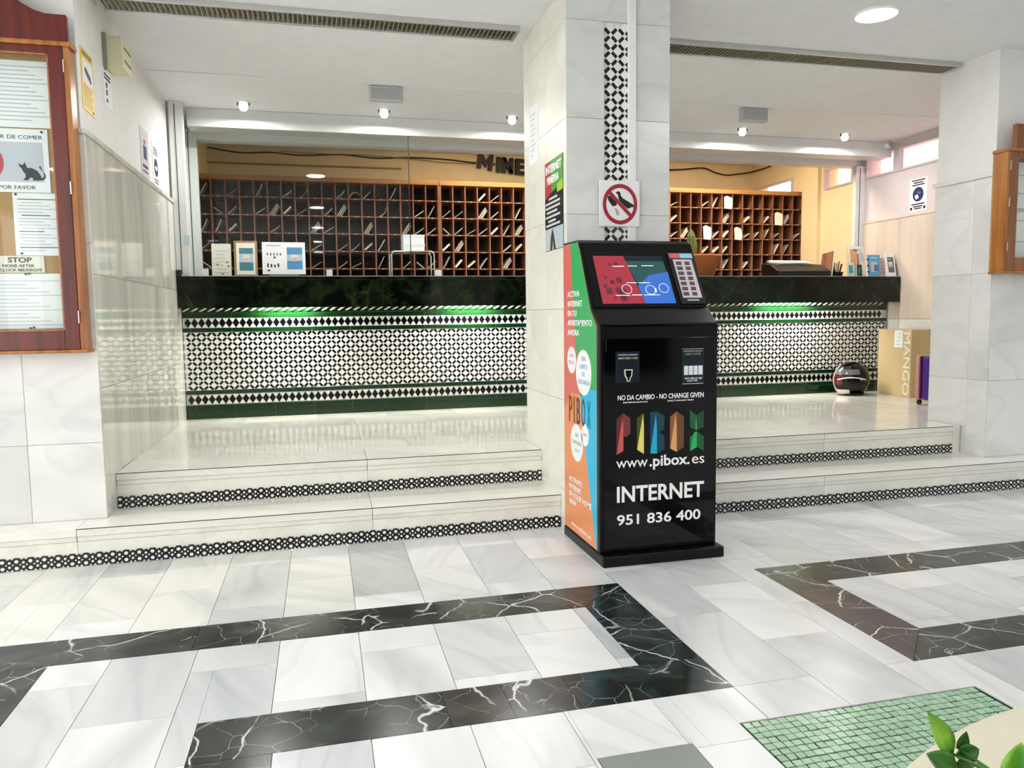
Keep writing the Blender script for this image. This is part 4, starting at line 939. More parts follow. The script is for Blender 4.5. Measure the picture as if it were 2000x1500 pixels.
def crest_pts(x0, x1, z, h0, h1):
    pts = [(x0, z), (x1, z), (x1, z+h0)]
    for k in range(1, 24):
        t = k/24; x = x1+(x0-x1)*t; u = abs(t-.5)*2
        pts.append((x, z+h0+(h1-h0)*(.5+.5*math.cos(PI*min(1, max(0, (u-.15)/.72))))))
    pts.append((x0, z+h0)); return pts
case('notice_case', LX0, LX1, LZ0, LZ1, YW-.002, 4.165, -1.152, 'mahogany notice case with curved crest full of pinned papers on the left wall', crest=crest_pts(LX0+.02, LX1-.005, LZ1+.022, .13, .34))
RX0, RX1, RZ0, RZ1 = XR-.028, 5.35, 1.46, 2.235
case('notice_case', RX0, RX1, RZ0, RZ1, YW-.009, 4.135, RX0+.02, 'oak notice case with a mirror-like glass door on the right pier', fw=.085, wood_f=wood('warm oak', '#6d3d1e', '#96612f', .3), crest=crest_pts(RX0+.07, RX1-.02, RZ1+.022, .16, .24))
yp = YW-.015
def pinned(name, label, x0, x1, z0, z1, m=M_PAPER, lv=0):
    e = empty(name, ((x0+x1)/2, yp-.001-.002*lv, z0), label, 'notice', 'papers pinned in the mahogany case'); y = yp-.0015*lv
    box('paper', x0, x1, y-.001, y, z0, z1, m, e); e['y'] = y-.0012; return e
def pline(e, x0, x1, z, h=.006, m=M_INKL): MB().box(x0, x1, e['y']-.0003, e['y'], z, z+h).obj('text_line', m, e)
def pins(e, pts):
    for x, z in pts: MB().lathe([(.0001, -.008), (.005, -.006), (.005, 0)], (x, e['y'], z), 10, 'Y').obj('pin', M_BLK, e)
a = pinned('notice_paper', 'long typed sheet pinned at the top of the mahogany case', -1.62, -1.225, 2.145, 2.46)
for k in range(14): pline(a, -1.60, -1.24-.03*((k*7) % 4), 2.43-.0195*k, .005, M_INKL)
pins(a, [(-1.238, 2.155)])
b = pinned('cat_notice', 'white notice with a black cat and red prohibition ring', -1.72, -1.265, 1.835, 2.138, lv=1)
box('grey_field', -1.70, -1.290, b['y']-.0004, b['y'], 1.885, 2.075, mat('print bluish grey', '#bfc5cf', .7), b)
text('notice_text', 'PROHIBIDO DAR DE COMER', .026, (-1.69, b['y']-.0003, 2.09), M_INK, b, width=.40); text('notice_text', 'A LOS GATOS POR FAVOR', .026, (-1.69, b['y']-.0003, 1.85), M_INK, b, width=.36)
cat = [(140, 245), (155, 265), (180, 262), (190, 240), (200, 270), (205, 290), (240, 290), (280, 310), (305, 345), (318, 378), (335, 360), (333, 330), (315, 305), (300, 285), (303, 270), (312, 275), (325, 310), (345, 340), (348, 370), (330, 392), (300, 398), (245, 398), (250, 380), (230, 372), (215, 385), (205, 398), (168, 395), (188, 375), (190, 345), (172, 320), (160, 290), (148, 285)]
cz_ = lambda q: (-1.285+(q[0]-345)/4.836/1487*4.02, 1.893+(398-q[1])/4.84/1487*4.0)
MB().xz([cz_(q) for q in cat], b['y']-.0008, b['y']-.0004).obj('cat_figure', M_BLK, b)
rg = MB(); vs = [(-1.56+r*math.cos(2*PI*k/32), b['y']-.0009, 1.975+r*math.sin(2*PI*k/32)) for r in (.098, .076) for k in range(32)]
rg.add(vs, [(k, 32+k, 32+(k+1) % 32, (k+1) % 32) for k in range(32)]).obj('red_ring', mat('soft red print', '#b8414e', .6), b)
MB().xz([(-1.625, 2.03), (-1.61, 2.045), (-1.495, 1.92), (-1.51, 1.905)], b['y']-.0012, b['y']-.0009).obj('red_bar', mat('soft red print', '#b8414e', .6), b)
pins(b, [(-1.29, 2.125)])
c_ = pinned('notice_paper', 'typed price list pinned in the middle of the mahogany case', -1.435, -1.222, 1.530, 1.832, lv=2)
for k in range(17): pline(c_, -1.415+.015*(k % 4 == 1), -1.245-.03*((k*5) % 3), 1.80-.0155*k, .004, M_INK if k % 5 == 0 else M_INKL)
pins(c_, [(-1.42, 1.825), (-1.41, 1.54)])
d_ = pinned('stop_notice', 'cream notice headed STOP asking to make no noise after midnight', -1.62, -1.315, 1.447, 1.528, mat('cream paper', '#e4e2d4', .8), lv=1)
text('notice_text', 'STOP', .034, (-1.475, d_['y']-.0003, 1.497), M_BLK, d_, width=.105, bold=.03); text('notice_text', 'NO NOISE AFTER', .019, (-1.545, d_['y']-.0003, 1.474), M_BLK, d_, width=.185, bold=.02); text('notice_text', '12 O CLOCK MIDNIGHT', .019, (-1.565, d_['y']-.0003, 1.453), M_BLK, d_, width=.235, bold=.02)
e_ = pinned('notice_paper', 'large typed sheet pinned at the bottom of the mahogany case', -1.66, -1.226, 1.172, 1.442, lv=0)
for k in range(13): pline(e_, -1.64+.10*(k % 3 == 1), -1.25-.05*((k*3) % 4), 1.405-.018*k, .0035)
pins(e_, [(-1.40, 1.44), (-1.385, 1.442), (-1.395, 1.175), (-1.38, 1.178)])
# papers behind the glass of the oak case
pr_ = empty('notice_paper', (4.75, YW-.03, 1.56), 'white sheet pinned inside the oak notice case', 'notice'); box('paper', 4.49, 5.0, YW-.024, YW-.022, 1.56, 2.19, M_PAPER, pr_)
for k, z in enumerate((2.10, 1.98, 1.86, 1.80, 1.66)): box('text_line', 4.50, 4.95, YW-.0246, YW-.024, z, z+.008+.02*(k == 2), M_INKL, pr_)

# ================================================================== THINGS ON THE COUNTER
TZ = AZ1+.0005
def standing(name, label, cat, x0, x1, z1, y, m, z0=TZ, lean=.03, t=.006):
    """an upright card leaning back slightly on the counter"""
    e = empty(name, ((x0+x1)/2, y, TZ), label, cat)
    MB().add([(x0, y, z0), (x1, y, z0), (x1, y+t, z0), (x0, y+t, z0), (x0, y+lean, z1), (x1, y+lean, z1), (x1, y+lean+t, z1), (x0, y+lean+t, z1)],
             [(3, 2, 1, 0), (4, 5, 6, 7), (0, 1, 5, 4), (1, 2, 6, 5), (2, 3, 7, 6), (3, 0, 4, 7)]).obj('card', m, e)
    return e, (lambda u, v, d=.0006: (x0+(x1-x0)*u, y+lean*(z0+(z1-z0)*v-z0)/(z1-z0)-d, z0+(z1-z0)*v))
def art(e, f, name, u0, u1, v0, v1, m, d=.0008):
    MB().add([f(u0, v0, d), f(u1, v0, d), f(u1, v1, d), f(u0, v1, d)], [(0, 1, 2, 3)]).obj(name, m, e)
M_TEAL = mat('teal print', '#3f7f86', .5); M_BLUEP = mat('blue print', '#4f8fc0', .5); M_PALEB = mat('pale blue print', '#c7d8e2', .5); M_ROSE = mat('rose print', '#c98f92', .5); M_OAKF = wood('light oak frame', '#94714e', '#b08d66', .4)
e, f = standing('counter_notice', 'cream printed notice standing on the counter beside the brown framed sign', 'notice', -.845, -.695, 1.825, 6.655, mat('greenish cream paper', '#d5d8c8', .7))
for k in range(7): art(e, f, 'text_line', .15+.1*(k % 2), .85-.12*(k % 3), .12+.11*k, .14+.11*k, M_INKL)
for u, v in ((.75, .42), (.8, .3), (.25, .35), (.5, .06)): art(e, f, 'pictogram', u, u+.09, v, v+.04, M_INK)
e, f = standing('framed_sign', 'brown framed teal poster standing on the counter', 'sign', -.672, -.490, 1.850, 6.650, M_OAKF, t=.012)
art(e, f, 'white_mat', .1, .9, .06, .94, mat('ivory mat', '#ece7da', .6)); art(e, f, 'poster', .22, .82, .17, .80, M_TEAL, .0012); art(e, f, 'poster_band', .22, .82, .40, .64, M_PALEB, .0016); art(e, f, 'poster_badge', .38, .68, .43, .62, mat('pale rose print', '#e3d3d2', .5), .002)
text('poster_text', 'LIDO', .022, f(.40, .47, .0026), M_ROSE, e, width=.04); text('poster_text', 'enjoy', .014, f(.26, .72, .0016), M_PALEB, e, width=.03)
e, f = standing('double_sign', 'wide white acrylic sign with pictograms and a blue poster standing on the counter', 'sign', -.452, -.108, 1.842, 6.650, M_PAPER, z0=TZ+.02)
MB().box(-.39, -.17, 6.655, 6.72, TZ, TZ+.02).obj('sign_foot', mat('clear grey foot', '#8f9699', .2), e)
art(e, f, 'blue_poster', .57, .93, .16, .84, M_BLUEP); art(e, f, 'poster_band', .57, .93, .42, .62, M_PALEB, .0012); art(e, f, 'poster_badge', .67, .83, .42, .62, mat('pale rose print', '#e3d3d2', .5), .0016)
text('poster_text', 'LIDO', .022, f(.69, .46, .002), mat('amber print', '#c79a55', .5), e, width=.04)
for k in range(5): art(e, f, 'pictogram', .11+.075*k, .135+.075*k, .59, .66, M_BLK)
for k in range(4): art(e, f, 'pictogram', .11+.08*k, .145+.08*k, .22, .22+.12-.02*(k % 3), M_BLK)
art(e, f, 'pictogram', .26, .31, .50, .55, M_BLK); art(e, f, 'text_line', .11, .18, .10, .14, M_BLK); art(e, f, 'text_line', .10, .42, .88, .92, M_PALEB)
for x, y, lab in ((-.90, 6.66, 'tiny white card box on the counter beside the cream notice'), (.085, 6.70, 'tiny white card box on the counter beside the wide acrylic sign'), (1.02, 6.72, 'tiny white card box on the counter beyond the glass edge')):
    c0 = MB().box(x-.025, x+.025, y, y+.03, TZ, TZ+.062).obj('card_box', M_PAPER, bevel=.002); tag(c0, lab, 'box', 'little white card boxes')
# trolley with white boxes behind the counter
tr = empty('metal_rack', (.885, 7.55, Z2), 'chrome tube rack behind the counter carrying two white boxes', 'rack')
for y in (7.44, 7.66):
    MB().tube([(.68, y, Z2), (.68, y, 1.80), (.685, y, 1.825), (.71, y, 1.84), (1.06, y, 1.84), (1.085, y, 1.825), (1.09, y, 1.80), (1.09, y, Z2)], .008, 8).obj('tube_frame', M_CHROME, tr, smooth=True)
box('rack_shelf', .70, 1.07, 7.44, 7.66, 1.838, 1.847, M_CHROME, tr)
for z0, z1, lab in ((1.8475, 1.912, 'lower white cardboard box on the chrome rack'), (1.9125, 2.0, 'upper white cardboard box on the chrome rack')):
    b_ = MB().box(.795, 1.0, 7.45, 7.65, z0, z1).obj('white_box', M_PAPER, bevel=.003); tag(b_, lab, 'box', 'white boxes on the chrome rack')
    box('box_lid', .792, 1.003, 7.447, 7.653, z1-.02, z1+.0003, mat('white lid', '#e4ebef', .6), b_)
# cactus
pt = empty('potted_cactus', (3.645, 6.90, TZ), 'green cactus in a wide terracotta bowl on the counter behind the kiosk', 'potted plant')
M_TERRA = mat('terracotta', '#c4743f', .6)
MB().lathe([(.0001, 0), (.125, 0), (.135, .01), (.195, .20), (.205, .205), (.205, .222), (.19, .222), (.18, .19), (.0001, .188)], (3.645, 6.90, TZ), 32).obj('bowl', M_TERRA, pt, smooth=True)
MB().lathe([(.0001, .0), (.178, .0)], (3.645, 6.90, TZ+.192), 24).obj('soil', mat('dark soil', '#3a2a1e', .95), pt)
M_CACT = mat('cactus green', '#6d7434', .6)
def cactus(x, y, h, r):
    mb = MB(); z0 = TZ+.19; n = 16; rings = 9; vs = []; fs = []
    for i in range(rings):
        t = i/(rings-1); rr_ = r*(.75+.5*math.sin(PI*min(.62, t*.62)))*(1-.98*max(0, t-.72)**1.4/.28**1.4)
        for k in range(n): q = rr_*(1 if k % 2 else .78); vs.append((x+q*math.cos(2*PI*k/n), y+q*math.sin(2*PI*k/n), z0+h*t))
    for i in range(rings-1):
        for k in range(n): fs.append((i*n+k, i*n+(k+1) % n, (i+1)*n+(k+1) % n, (i+1)*n+k))
    fs.append(tuple((rings-1)*n+k for k in range(n))); mb.add(vs, fs).obj('cactus_stem', M_CACT, pt)
cactus(3.535, 6.88, .29, .034); cactus(3.60, 6.93, .21, .020); cactus(3.68, 6.90, .05, .022)
# black letter tray with papers
ty_ = empty('letter_tray', (4.66, 6.80, TZ), 'black plastic letter tray full of papers on the counter', 'tray')
MB().yz([(6.66, TZ), (6.96, TZ), (6.96, TZ+.15), (6.80, TZ+.13), (6.66, TZ+.06)], 4.36, 4.95).obj('tray_body', M_DARK, ty_, bevel=.006)
for k in range(5):
    a = .05*k; z = TZ+.136+.004*k; rot = random.uniform(-.2, .2)
    mb = MB(); cx, cy_ = 4.60+.03*(k % 3), 6.87
    pts = [(cx+math.cos(rot)*u-math.sin(rot)*v, cy_+math.sin(rot)*u*.5+math.cos(rot)*v) for u, v in ((-.19, -.07), (.19, -.07), (.19, .08), (-.19, .08))]
    o_ = mb.prism([(p[0], p[1], z+.02*(p[1]-6.87)/.1+.012) for p in pts], (0, 0, .002)).obj('loose_paper', M_ENV[k % 2]); tag(o_, ['bottom', 'second', 'third', 'fourth', 'topmost'][k]+' loose sheet of the paper heap on the black letter tray', 'paper', 'papers on the letter tray')
wb = empty('clipboard', (4.965, 6.72, TZ), 'upright brown board with a pale edge beside the black letter tray', 'board')
MB().add([(4.958, 6.66, TZ), (4.964, 6.66, TZ), (4.964, 6.85, TZ), (4.958, 6.85, TZ), (4.985, 6.66, TZ+.26), (4.991, 6.66, TZ+.26), (4.991, 6.85, TZ+.24), (4.985, 6.85, TZ+.24)], [(3, 2, 1, 0), (4, 5, 6, 7), (0, 1, 5, 4), (1, 2, 6, 5), (2, 3, 7, 6), (3, 0, 4, 7)]).obj('board', M_CABW, wb)
MB().add([(4.957, 6.657, TZ), (4.966, 6.657, TZ), (4.966, 6.6605, TZ), (4.957, 6.6605, TZ), (4.984, 6.657, TZ+.262), (4.993, 6.657, TZ+.262), (4.993, 6.6605, TZ+.262), (4.984, 6.6605, TZ+.262)], [(3, 2, 1, 0), (4, 5, 6, 7), (0, 1, 5, 4), (1, 2, 6, 5), (2, 3, 7, 6), (3, 0, 4, 7)]).obj('pale_edge', M_PAPER, wb)
hk = MB()
pn = empty('pen_basket', (5.03, 6.70, TZ), 'black wire basket with pens on the counter', 'pen holder')
MB().lathe([(.0001, 0), (.05, 0), (.062, .05), (.058, .05), (.046, .004), (.0001, .004)], (5.05, 6.70, TZ), 16).obj('basket', M_DARK, pn)
for k in range(7):
    a = k*.9; pe = MB().tube([(5.05+.02*math.cos(a), 6.70+.02*math.sin(a), TZ+.008), (5.05+.05*math.cos(a), 6.70+.05*math.sin(a), TZ+.13+.012*(k % 3))], .005, 6).obj('pen', M_DARK); tag(pe, 'dark pen standing in the black wire basket', 'pen', 'pens in the wire basket')
# leaflets and stands by the window wall
e, f = standing('leaflet', 'yellow and blue leaflet standing between the pen basket and the brochure stand', 'leaflet', 5.115, 5.195, 1.695, 6.615, mat('leaflet yellow', '#cdd7a8', .6), lean=.02, t=.003)
art(e, f, 'blue_drop', .2, .8, .25, .82, mat('cyan print', '#2b93bb', .5))
e, f = standing('leaflet', 'dark green leaflet standing in front of the brochure stand', 'leaflet', 5.205, 5.275, 1.675, 6.605, mat('leaflet green', '#17332c', .5), lean=.015, t=.003)
art(e, f, 'pale_edge', .0, .15, .0, 1, mat('leaflet edge', '#c7d3c0', .6)); art(e, f, 'picture', .45, .65, .3, .75, M_TEAL)
bs = empty('brochure_stand', (5.25, 6.66, TZ), 'clear acrylic stand with orange and white brochures', 'brochure stand')
M_ACR = glass('clear acrylic', 1.2, (.93, .95, .95))
MB().add([(5.165, 6.64, TZ), (5.345, 6.64, TZ), (5.345, 6.70, TZ), (5.165, 6.70, TZ), (5.165, 6.70, 1.87), (5.345, 6.70, 1.87), (5.345, 6.706, 1.87), (5.165, 6.706, 1.87)], [(3, 2, 1, 0), (4, 5, 6, 7), (0, 1, 5, 4), (1, 2, 6, 5), (2, 3, 7, 6), (3, 0, 4, 7)]).obj('stand_back', M_ACR, bs)
e, f = standing('brochure', 'orange and white travel brochure in the clear acrylic stand', 'brochure', 5.165, 5.335, 1.862, 6.625, mat('brochure white', '#ded8d0', .5), lean=.055, t=.006)
art(e, f, 'orange_picture', .05, .55, .35, .9, mat('orange picture', '#cf9a76', .5)); art(e, f, 'grey_title', .3, .85, .84, .92, M_INKL); art(e, f, 'brown_figure', .5, .62, .3, .75, mat('brown picture', '#a06a4c', .5), .0012); art(e, f, 'grey_picture', .68, .95, .5, .8, M_INKL, .0012)
e, f = standing('booklet', 'sky blue ring bound booklet with a mascot-free cover beside the brochure stand', 'booklet', 5.355, 5.495, 1.775, 6.605, mat('booklet blue', '#5aa3cb', .5), lean=.03, t=.012)
art(e, f, 'cover_field', .2, .72, .22, .68, mat('cover pale', '#c9b9c0', .5)); art(e, f, 'cover_blue', .45, .85, .25, .55, mat('cover blue', '#4a78b4', .5), .0012); art(e, f, 'cover_title', .2, .8, .84, .89, mat('cover title', '#b7d6c8', .5))
e['label'] = 'sky blue ring bound booklet standing beside the brochure stand'
for k in range(3): MB().tube([f(-.04, .2+.28*k, .006), f(-.06, .22+.28*k, .0), f(-.03, .25+.28*k, .004)], .009, 6).obj('binding_ring', M_BLK, e)
e, f = standing('leaflet', 'pink and white leaflet between the blue booklet and the white stand sign', 'leaflet', 5.500, 5.565, 1.745, 6.625, mat('leaflet pink', '#d8b9b4', .6), lean=.02, t=.003)
for k in range(4): art(e, f, 'red_text', .3, .75, .2+.17*k, .3+.17*k, M_ROSE)
e, f = standing('stand_sign', 'white easel sign with a dark poster at the window end of the counter', 'sign', 5.555, 5.665, 1.790, 6.590, M_PAPER, lean=.05, t=.006)
art(e, f, 'dark_poster', .22, .86, .18, .84, mat('slate poster', '#5c6470', .5)); art(e, f, 'poster_badge', .3, .72, .42, .64, mat('pale rose print', '#e3d3d2', .5), .0012); art(e, f, 'poster_title', .3, .6, .72, .77, M_PALEB, .0012)
text('poster_text', 'LIDO', .018, f(.34, .47, .0018), M_ROSE, e, width=.035)
MB().add([(5.662, 6.60, TZ), (5.675, 6.60, TZ), (5.675, 6.72, TZ), (5.662, 6.72, TZ), (5.662, 6.645, 1.785), (5.675, 6.645, 1.785), (5.675, 6.655, 1.785), (5.662, 6.655, 1.785)], [(3, 2, 1, 0), (4, 5, 6, 7), (0, 1, 5, 4), (1, 2, 6, 5), (2, 3, 7, 6), (3, 0, 4, 7)]).obj('easel_leg', M_DARK, e)

# ================================================================== OFFICE WALL: LETTERS, CABLES, SOCKET
ls = empty('letter_sign', (2.22, 9.37, 2.96), 'thick black letters on the office wall above the pigeonholes', 'sign')
yl0, yl1 = 9.335, 9.399
def letter(name, polys):
    mb = MB()
    for p in polys: mb.xz(p, yl0, yl1)
    mb.obj(name, mat('black foam letter', '#120e0b', .5), ls)
z0, z1 = 3.03, 3.20
letter('letter_m', [[(1.922, 3.03), (1.942, 3.205), (1.988, 3.205), (2.037, 3.115), (2.088, 3.195), (2.132, 3.18), (2.108, 3.0), (2.060, 3.008), (2.076, 3.10), (2.034, 3.035), (1.986, 3.105), (1.970, 3.025)]])
letter('letter_dot', [[(2.135, 3.07), (2.150, 3.07), (2.150, 3.088), (2.135, 3.088)]])
letter('letter_i', [[(2.165, 2.99), (2.215, 2.985), (2.222, 3.165), (2.172, 3.168)]])
letter('letter_n', [[(2.235, 2.985), (2.285, 2.98), (2.288, 3.16), (2.240, 3.165)], [(2.240, 3.165), (2.290, 3.16), (2.378, 2.972), (2.330, 2.975)], [(2.328, 2.975), (2.378, 2.97), (2.385, 3.155), (2.335, 3.158)]])
letter('letter_e', [[(2.41, 2.967), (2.46, 2.965), (2.462, 3.152), (2.412, 3.154)], [(2.46, 2.965), (2.56, 2.96), (2.56, 2.998), (2.46, 3.003)], [(2.46, 3.043), (2.54, 3.04), (2.54, 3.075), (2.46, 3.078)], [(2.46, 3.112), (2.56, 3.108), (2.56, 3.147), (2.46, 3.152)]])
def cable(pts, r, label, m=M_DARK):
    # smooth the given points
    P_ = [Vector(p) for p in pts]; out = []
    for i in range(len(P_)-1):
        p0, p1, p2, p3 = P_[max(i-1, 0)], P_[i], P_[i+1], P_[min(i+2, len(P_)-1)]
        for k in range(6):
            t = k/6; out.append(.5*((2*p1)+(p2-p0)*t+(2*p0-5*p1+4*p2-p3)*t*t+(-p0+3*p1-3*p2+p3)*t**3))
    out.append(P_[-1]); o = MB().tube(out, r, 8).obj('cable', m, smooth=True); return tag(o, label, 'cable')
yc = 9.385
cable([(-1.18, yc, 3.155), (-.82, yc, 3.11), (-.5, yc, 3.125), (-.15, yc, 3.105), (.3, yc, 3.13), (.7, yc, 3.105), (1.1, yc, 3.125), (1.53, yc, 3.12), (1.92, yc, 3.09)], .009, 'dark cable strung along the office wall left of the black letters')
yc = 9.365
cable([(-.4, yc, 3.14), (.1, yc, 3.125), (.6, yc, 3.13), (1.2, yc, 3.10), (1.5, yc, 3.08), (1.9, yc, 3.075)], .004, 'thin pale cable looped under the dark cable on the office wall', mat('tan cable', '#8a6a44', .6))
yc = 9.37
cable([(2.75, yc, 3.09), (3.4, yc, 3.10), (4.2, yc, 3.08), (4.65, yc, 3.10), (4.98, yc, 3.13), (5.15, yc, 3.08), (5.32, yc, 3.05), (5.5, yc, 3.07), (5.66, 9.30, 3.09), (5.70, 8.9, 3.10), (5.702, 8.5, 3.20)], .009, 'dark wavy cable on the office wall right of the pillar')
cable([(5.70, 7.95, 3.15), (5.70, 7.97, 3.02), (5.69, 7.93, 2.93), (5.69, 7.98, 2.88), (5.70, 7.92, 2.90)], .008, 'short dark cable end dangling on the window wall of the office')
cd_ = MB().box(5.69, 5.718, 8.02, 8.10, TZ+.10, TZ+.20).obj('wall_socket', mat('socket frame', '#b9835f', .5), bevel=.004); tag(cd_, 'small wall socket on the window wall of the office behind the tray', 'socket')
box('socket_face', 5.686, 5.691, 8.035, 8.085, TZ+.12, TZ+.18, mat('socket face', '#ead9b9', .5), cd_)
pp = MB().box(XW-.05, XW-.001, 7.90, 8.20, Z2, 3.31).obj('wall_pipe_casing', M_CREAM); tag(pp, 'cream boxed-in pipe casing beside the last pigeonhole cabinet', 'pipe casing')

# ================================================================== HELMET, CARDBOARD BOX, SUITCASE
hm = empty('motorcycle_helmet', (5.10, 6.50, Z2), 'glossy black motorcycle helmet with white trim lying on the landing before the tiled counter', 'helmet')
HXc, HYc, HZc = 5.10, 6.50, Z2+.155
def ell(th, ph, rx=.185, ry=.135, rz=.175, off=0):
    x = math.cos(ph)*math.cos(th); y = math.cos(ph)*math.sin(th); z = math.sin(ph)
    return (HXc+(rx+off)*x*(1.0 if x > 0 else 1.02), HYc+(ry+off)*y, HZc+(rz+off)*z)
def patch(th0, th1, ph0, ph1, off, n=16, m_=8):
    mb = MB(); vs = [ell(th0+(th1-th0)*i/n, ph0+(ph1-ph0)*k/m_, off=off) for k in range(m_+1) for i in range(n+1)]
    return mb.add(vs, [(k*(n+1)+i, k*(n+1)+i+1, (k+1)*(n+1)+i+1, (k+1)*(n+1)+i) for k in range(m_) for i in range(n)])
patch(0, 2*PI, -1.08, PI/2, 0, 40, 20).obj('shell', M_BLACKG, hm, smooth=True)
patch(PI*.72, PI*1.33, .08, .85, .006, 16, 8).obj('visor', mat('smoked visor', '#20242a', .03), hm, smooth=True)
patch(PI*.95, PI*1.48, .30, .62, .009, 12, 4).obj('visor_glint', mat('painted visor glint', '#8d9094', .12, metal=.8), hm, smooth=True)  # silver patch paints a highlight onto the smoked visor
patch(PI*.80, PI*1.18, -.25, .30, .0075, 10, 6).obj('red_flank', mat('dark red lacquer', '#5d1a14', .1), hm, smooth=True)
patch(PI*.72, PI*1.30, -.95, -.52, .008, 12, 4).obj('chin_patch', mat('off white lacquer', '#d9d0cd', .15), hm, smooth=True)
MB().tube([ell(PI*1.08+k*.115, .02+.13*math.sin(k*PI/14), off=.008) for k in range(15)], .006, 6).obj('white_trim', mat('white trim', '#d8d8d8', .2), hm, smooth=True)
MB().tube([ell(PI*.97, -.7+k*.14, off=.008) for k in range(12)], .006, 6).obj('pale_trim', mat('pale trim', '#d9c6c0', .2), hm, smooth=True)
MB().lathe([(.105, 0), (.118, .0), (.122, .02), (.10, .02)], (HXc, HYc, Z2+.0005), 28).obj('neck_rim', M_DARK, hm)
MB().tube([ell(PI*1.5, .05, off=.004), ell(PI*1.5, .05, off=.012)], .012, 10).obj('visor_screw', M_ALU, hm)
cb_ = empty('cardboard_box', (5.555, 6.32, Z2), 'brown cardboard box printed MANGO standing on the landing against the window wall', 'box')
M_CARD = mat('kraft cardboard', '#c9b184', .8); M_CARDD = mat('kraft cardboard side', '#a98a55', .8)
BX0, BX1, BY0, BY1, BZ1 = 5.432, 5.69, 6.10, 6.54, 1.030
MB().box(BX0, BX1, BY0, BY1, Z2+.0005, BZ1).obj('carton', M_CARD, cb_, bevel=.003)
box('tape', BX0-.0006, BX1+.0006, 6.30, 6.34, BZ1-.03, BZ1+.0006, mat('packing tape', '#b99b6a', .3), cb_)
box('shipping_label', BX0-.0012, BX0, 6.21, 6.32, .855, 1.022, M_PAPER, cb_)
for k in range(4): box('label_print', BX0-.0016, BX0-.0012, 6.235, 6.30-.012*k, .88+.035*k, .886+.035*k, M_INKL, cb_)
text('box_print', 'MANGO', .118, (BX0-.0008, 6.195, 1.012), mat('white print', '#eee9df', .6), cb_, right=(0, 0, -1), up=(0, -1, 0), width=.60)
sc = empty('suitcase', (5.25, 5.60, Z2), 'purple suitcase with pinkish edge on wheels, half hidden behind the right pier', 'suitcase')
MB().box(5.055, 5.45, 5.44, 5.56, Z2+.045, .815).obj('front_shell', mat('purple shell', '#3d0f7a', .3), sc, bevel=.03)
MB().box(5.05, 5.455, 5.565, 5.62, Z2+.045, .822).obj('back_shell', mat('rosy beige shell', '#b98d86', .4), sc, bevel=.02)
box('zip_band', 5.052, 5.453, 5.555, 5.57, Z2+.06, .81, mat('crimson zip', '#6b1742', .5), sc)
for x in (5.09, 5.41):
    for y in (5.47, 5.60): MB().tube([(x-.008, y, Z2+.023), (x+.008, y, Z2+.023)], .0225, 12).obj('wheel', M_DARK, sc)
for x in (5.09, 5.41):
    for y in (5.47, 5.60): MB().box(x-.014, x+.014, y-.012, y+.012, Z2+.03, Z2+.05).obj('wheel_fork', M_DARK, sc)

# ================================================================== ROUND PLANTER WITH POTHOS IN THE FOREGROUND
PCX, PCY, PZ = 1.398, .055, .45
pl = empty('round_planter', (PCX, PCY, 0), 'large round cream stone planter in the foreground', 'planter')
M_STONE = mat('cream stone', '#d9d3bd', .55, bump=.08)
MB().lathe([(.78, .30), (.78, PZ), (.80, PZ+.006), (1.05, PZ+.006), (1.067, PZ), (1.067, PZ-.05), (1.00, PZ-.06), (.97, 0)], (PCX, PCY, 0), 96).obj('planter_wall', M_STONE, pl, smooth=False)
MB().lathe([(.0001, .40), (.785, .40)], (PCX, PCY, 0), 64).obj('soil', mat('dark soil', '#3a2a1e', .95, bump=.4), pl)
po_ = empty('pothos_plant', (.98, .66, .40), 'green pothos plant trailing over the rim of the round planter', 'plant')
def leaf_mat(name, c0, c1):
    m, nt, N, L, p = base_mat(name)
    tc = N.new('ShaderNodeTexCoord'); n = N.new('ShaderNodeTexNoise'); n.inputs['Scale'].default_value = 22; n.inputs['Detail'].default_value = 3; L.new(tc.outputs['Object'], n.inputs['Vector'])
    r = ramp(N, [(.4, lin(c0)), (.66, lin(c1))]); L.new(n.outputs[0], r.inputs[0]); L.new(r.outputs[0], p.inputs['Base Color']); p.inputs['Roughness'].default_value = .28
    p.inputs['Subsurface Weight'].default_value = .0
    return m
M_LEAF = leaf_mat('pothos leaf', '#3c7a16', '#86b83a'); M_LEAFD = leaf_mat('dark pothos leaf', '#1d4a0e', '#376e1c')
CR = Vector((.97, -.242, 0)); CU = Vector((0, 0, 1)); CB = Vector((.242, .97, 0))
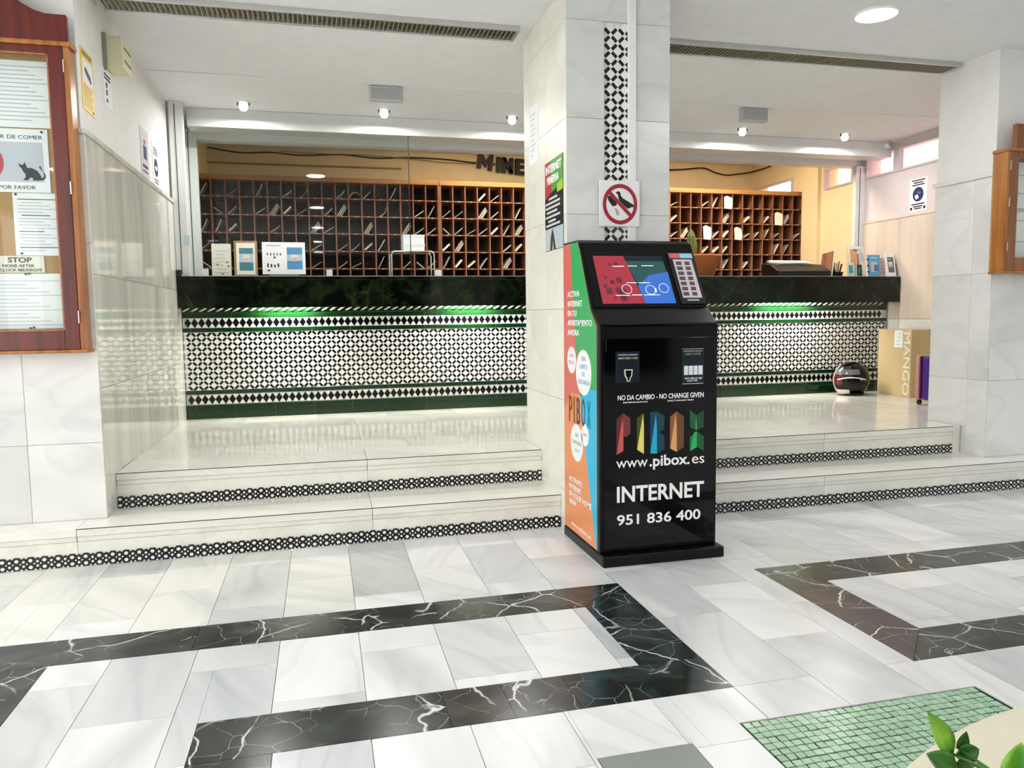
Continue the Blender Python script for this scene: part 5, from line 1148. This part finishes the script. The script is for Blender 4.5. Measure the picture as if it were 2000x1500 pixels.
def leaf(base, ang, ln, wd, m, tilt=.3, fold=.25):
    """heart-shaped leaf: ang = direction of the tip, measured from the x-ish axis towards up"""
    t = (CR*math.cos(ang)+CU*math.sin(ang)).normalized(); s_ = (CR*-math.sin(ang)+CU*math.cos(ang)).normalized()
    nrm = t.cross(s_); q = Quaternion(t, tilt); s_ = q @ s_; nrm = q @ nrm
    B = Vector(base); n = 10; vs = []; fs = []
    for i in range(n+1):
        u = i/n; w_ = wd*(math.sin(PI*min(1, u*.93+.07))**.75)*(1-.35*u) if 0 < u < 1 else (wd*.35 if i == 0 else .0004)
        c = B+t*ln*u-nrm*(.22*ln*u*u)
        for k in (-1, -.5, 0, .5, 1): vs.append(c+s_*w_*k-nrm*(-abs(k)*w_*fold)-(t*ln*.10 if (i == 0 and abs(k) == .5) else Vector((0, 0, 0))))
    for i in range(n):
        for k in range(4): a = i*5+k; fs.append((a, a+1, a+6, a+5))
    o = MB().add(vs, fs).obj('leaf', m, po_, smooth=True)
    so_ = o.modifiers.new('thickness', 'SOLIDIFY'); so_.thickness = .0008
    root = Vector((.98+random.uniform(-.05, .05), .66+random.uniform(-.05, .03), .40)); mid = (root+B)/2+Vector((0, 0, .06))
    MB().tube([root, root.lerp(mid, .6), mid, mid.lerp(B, .6), B], .0022, 6).obj('stem', M_LEAFD, po_, smooth=True)
leaf((.862, .868, .563), 1.95, .062, .020, M_LEAF, .35)
leaf((.878, .868, .556), .25, .034, .016, M_LEAFD, -.4); leaf((.872, .862, .552), -.5, .030, .015, M_LEAFD, .3); leaf((.880, .872, .566), .9, .026, .014, M_LEAFD, .2)
leaf((.858, .855, .548), 2.6, .040, .020, M_LEAFD, .4); leaf((.866, .850, .535), 4.2, .045, .022, M_LEAFD, .2)
leaf((.925, .825, .530), 1.25, .060, .024, M_LEAF, -.3); leaf((.935, .80, .51), .2, .06, .025, M_LEAF, .3); leaf((.90, .80, .50), 3.6, .06, .024, M_LEAFD, .2)
for k in range(10):
    a = random.uniform(0, 2*PI); leaf((.98+.12*math.cos(a), .62+.10*math.sin(a), .46+.05*random.random()), random.uniform(-.5, 3.6), .06, .024, random.choice([M_LEAF, M_LEAFD]), random.uniform(-.5, .5))
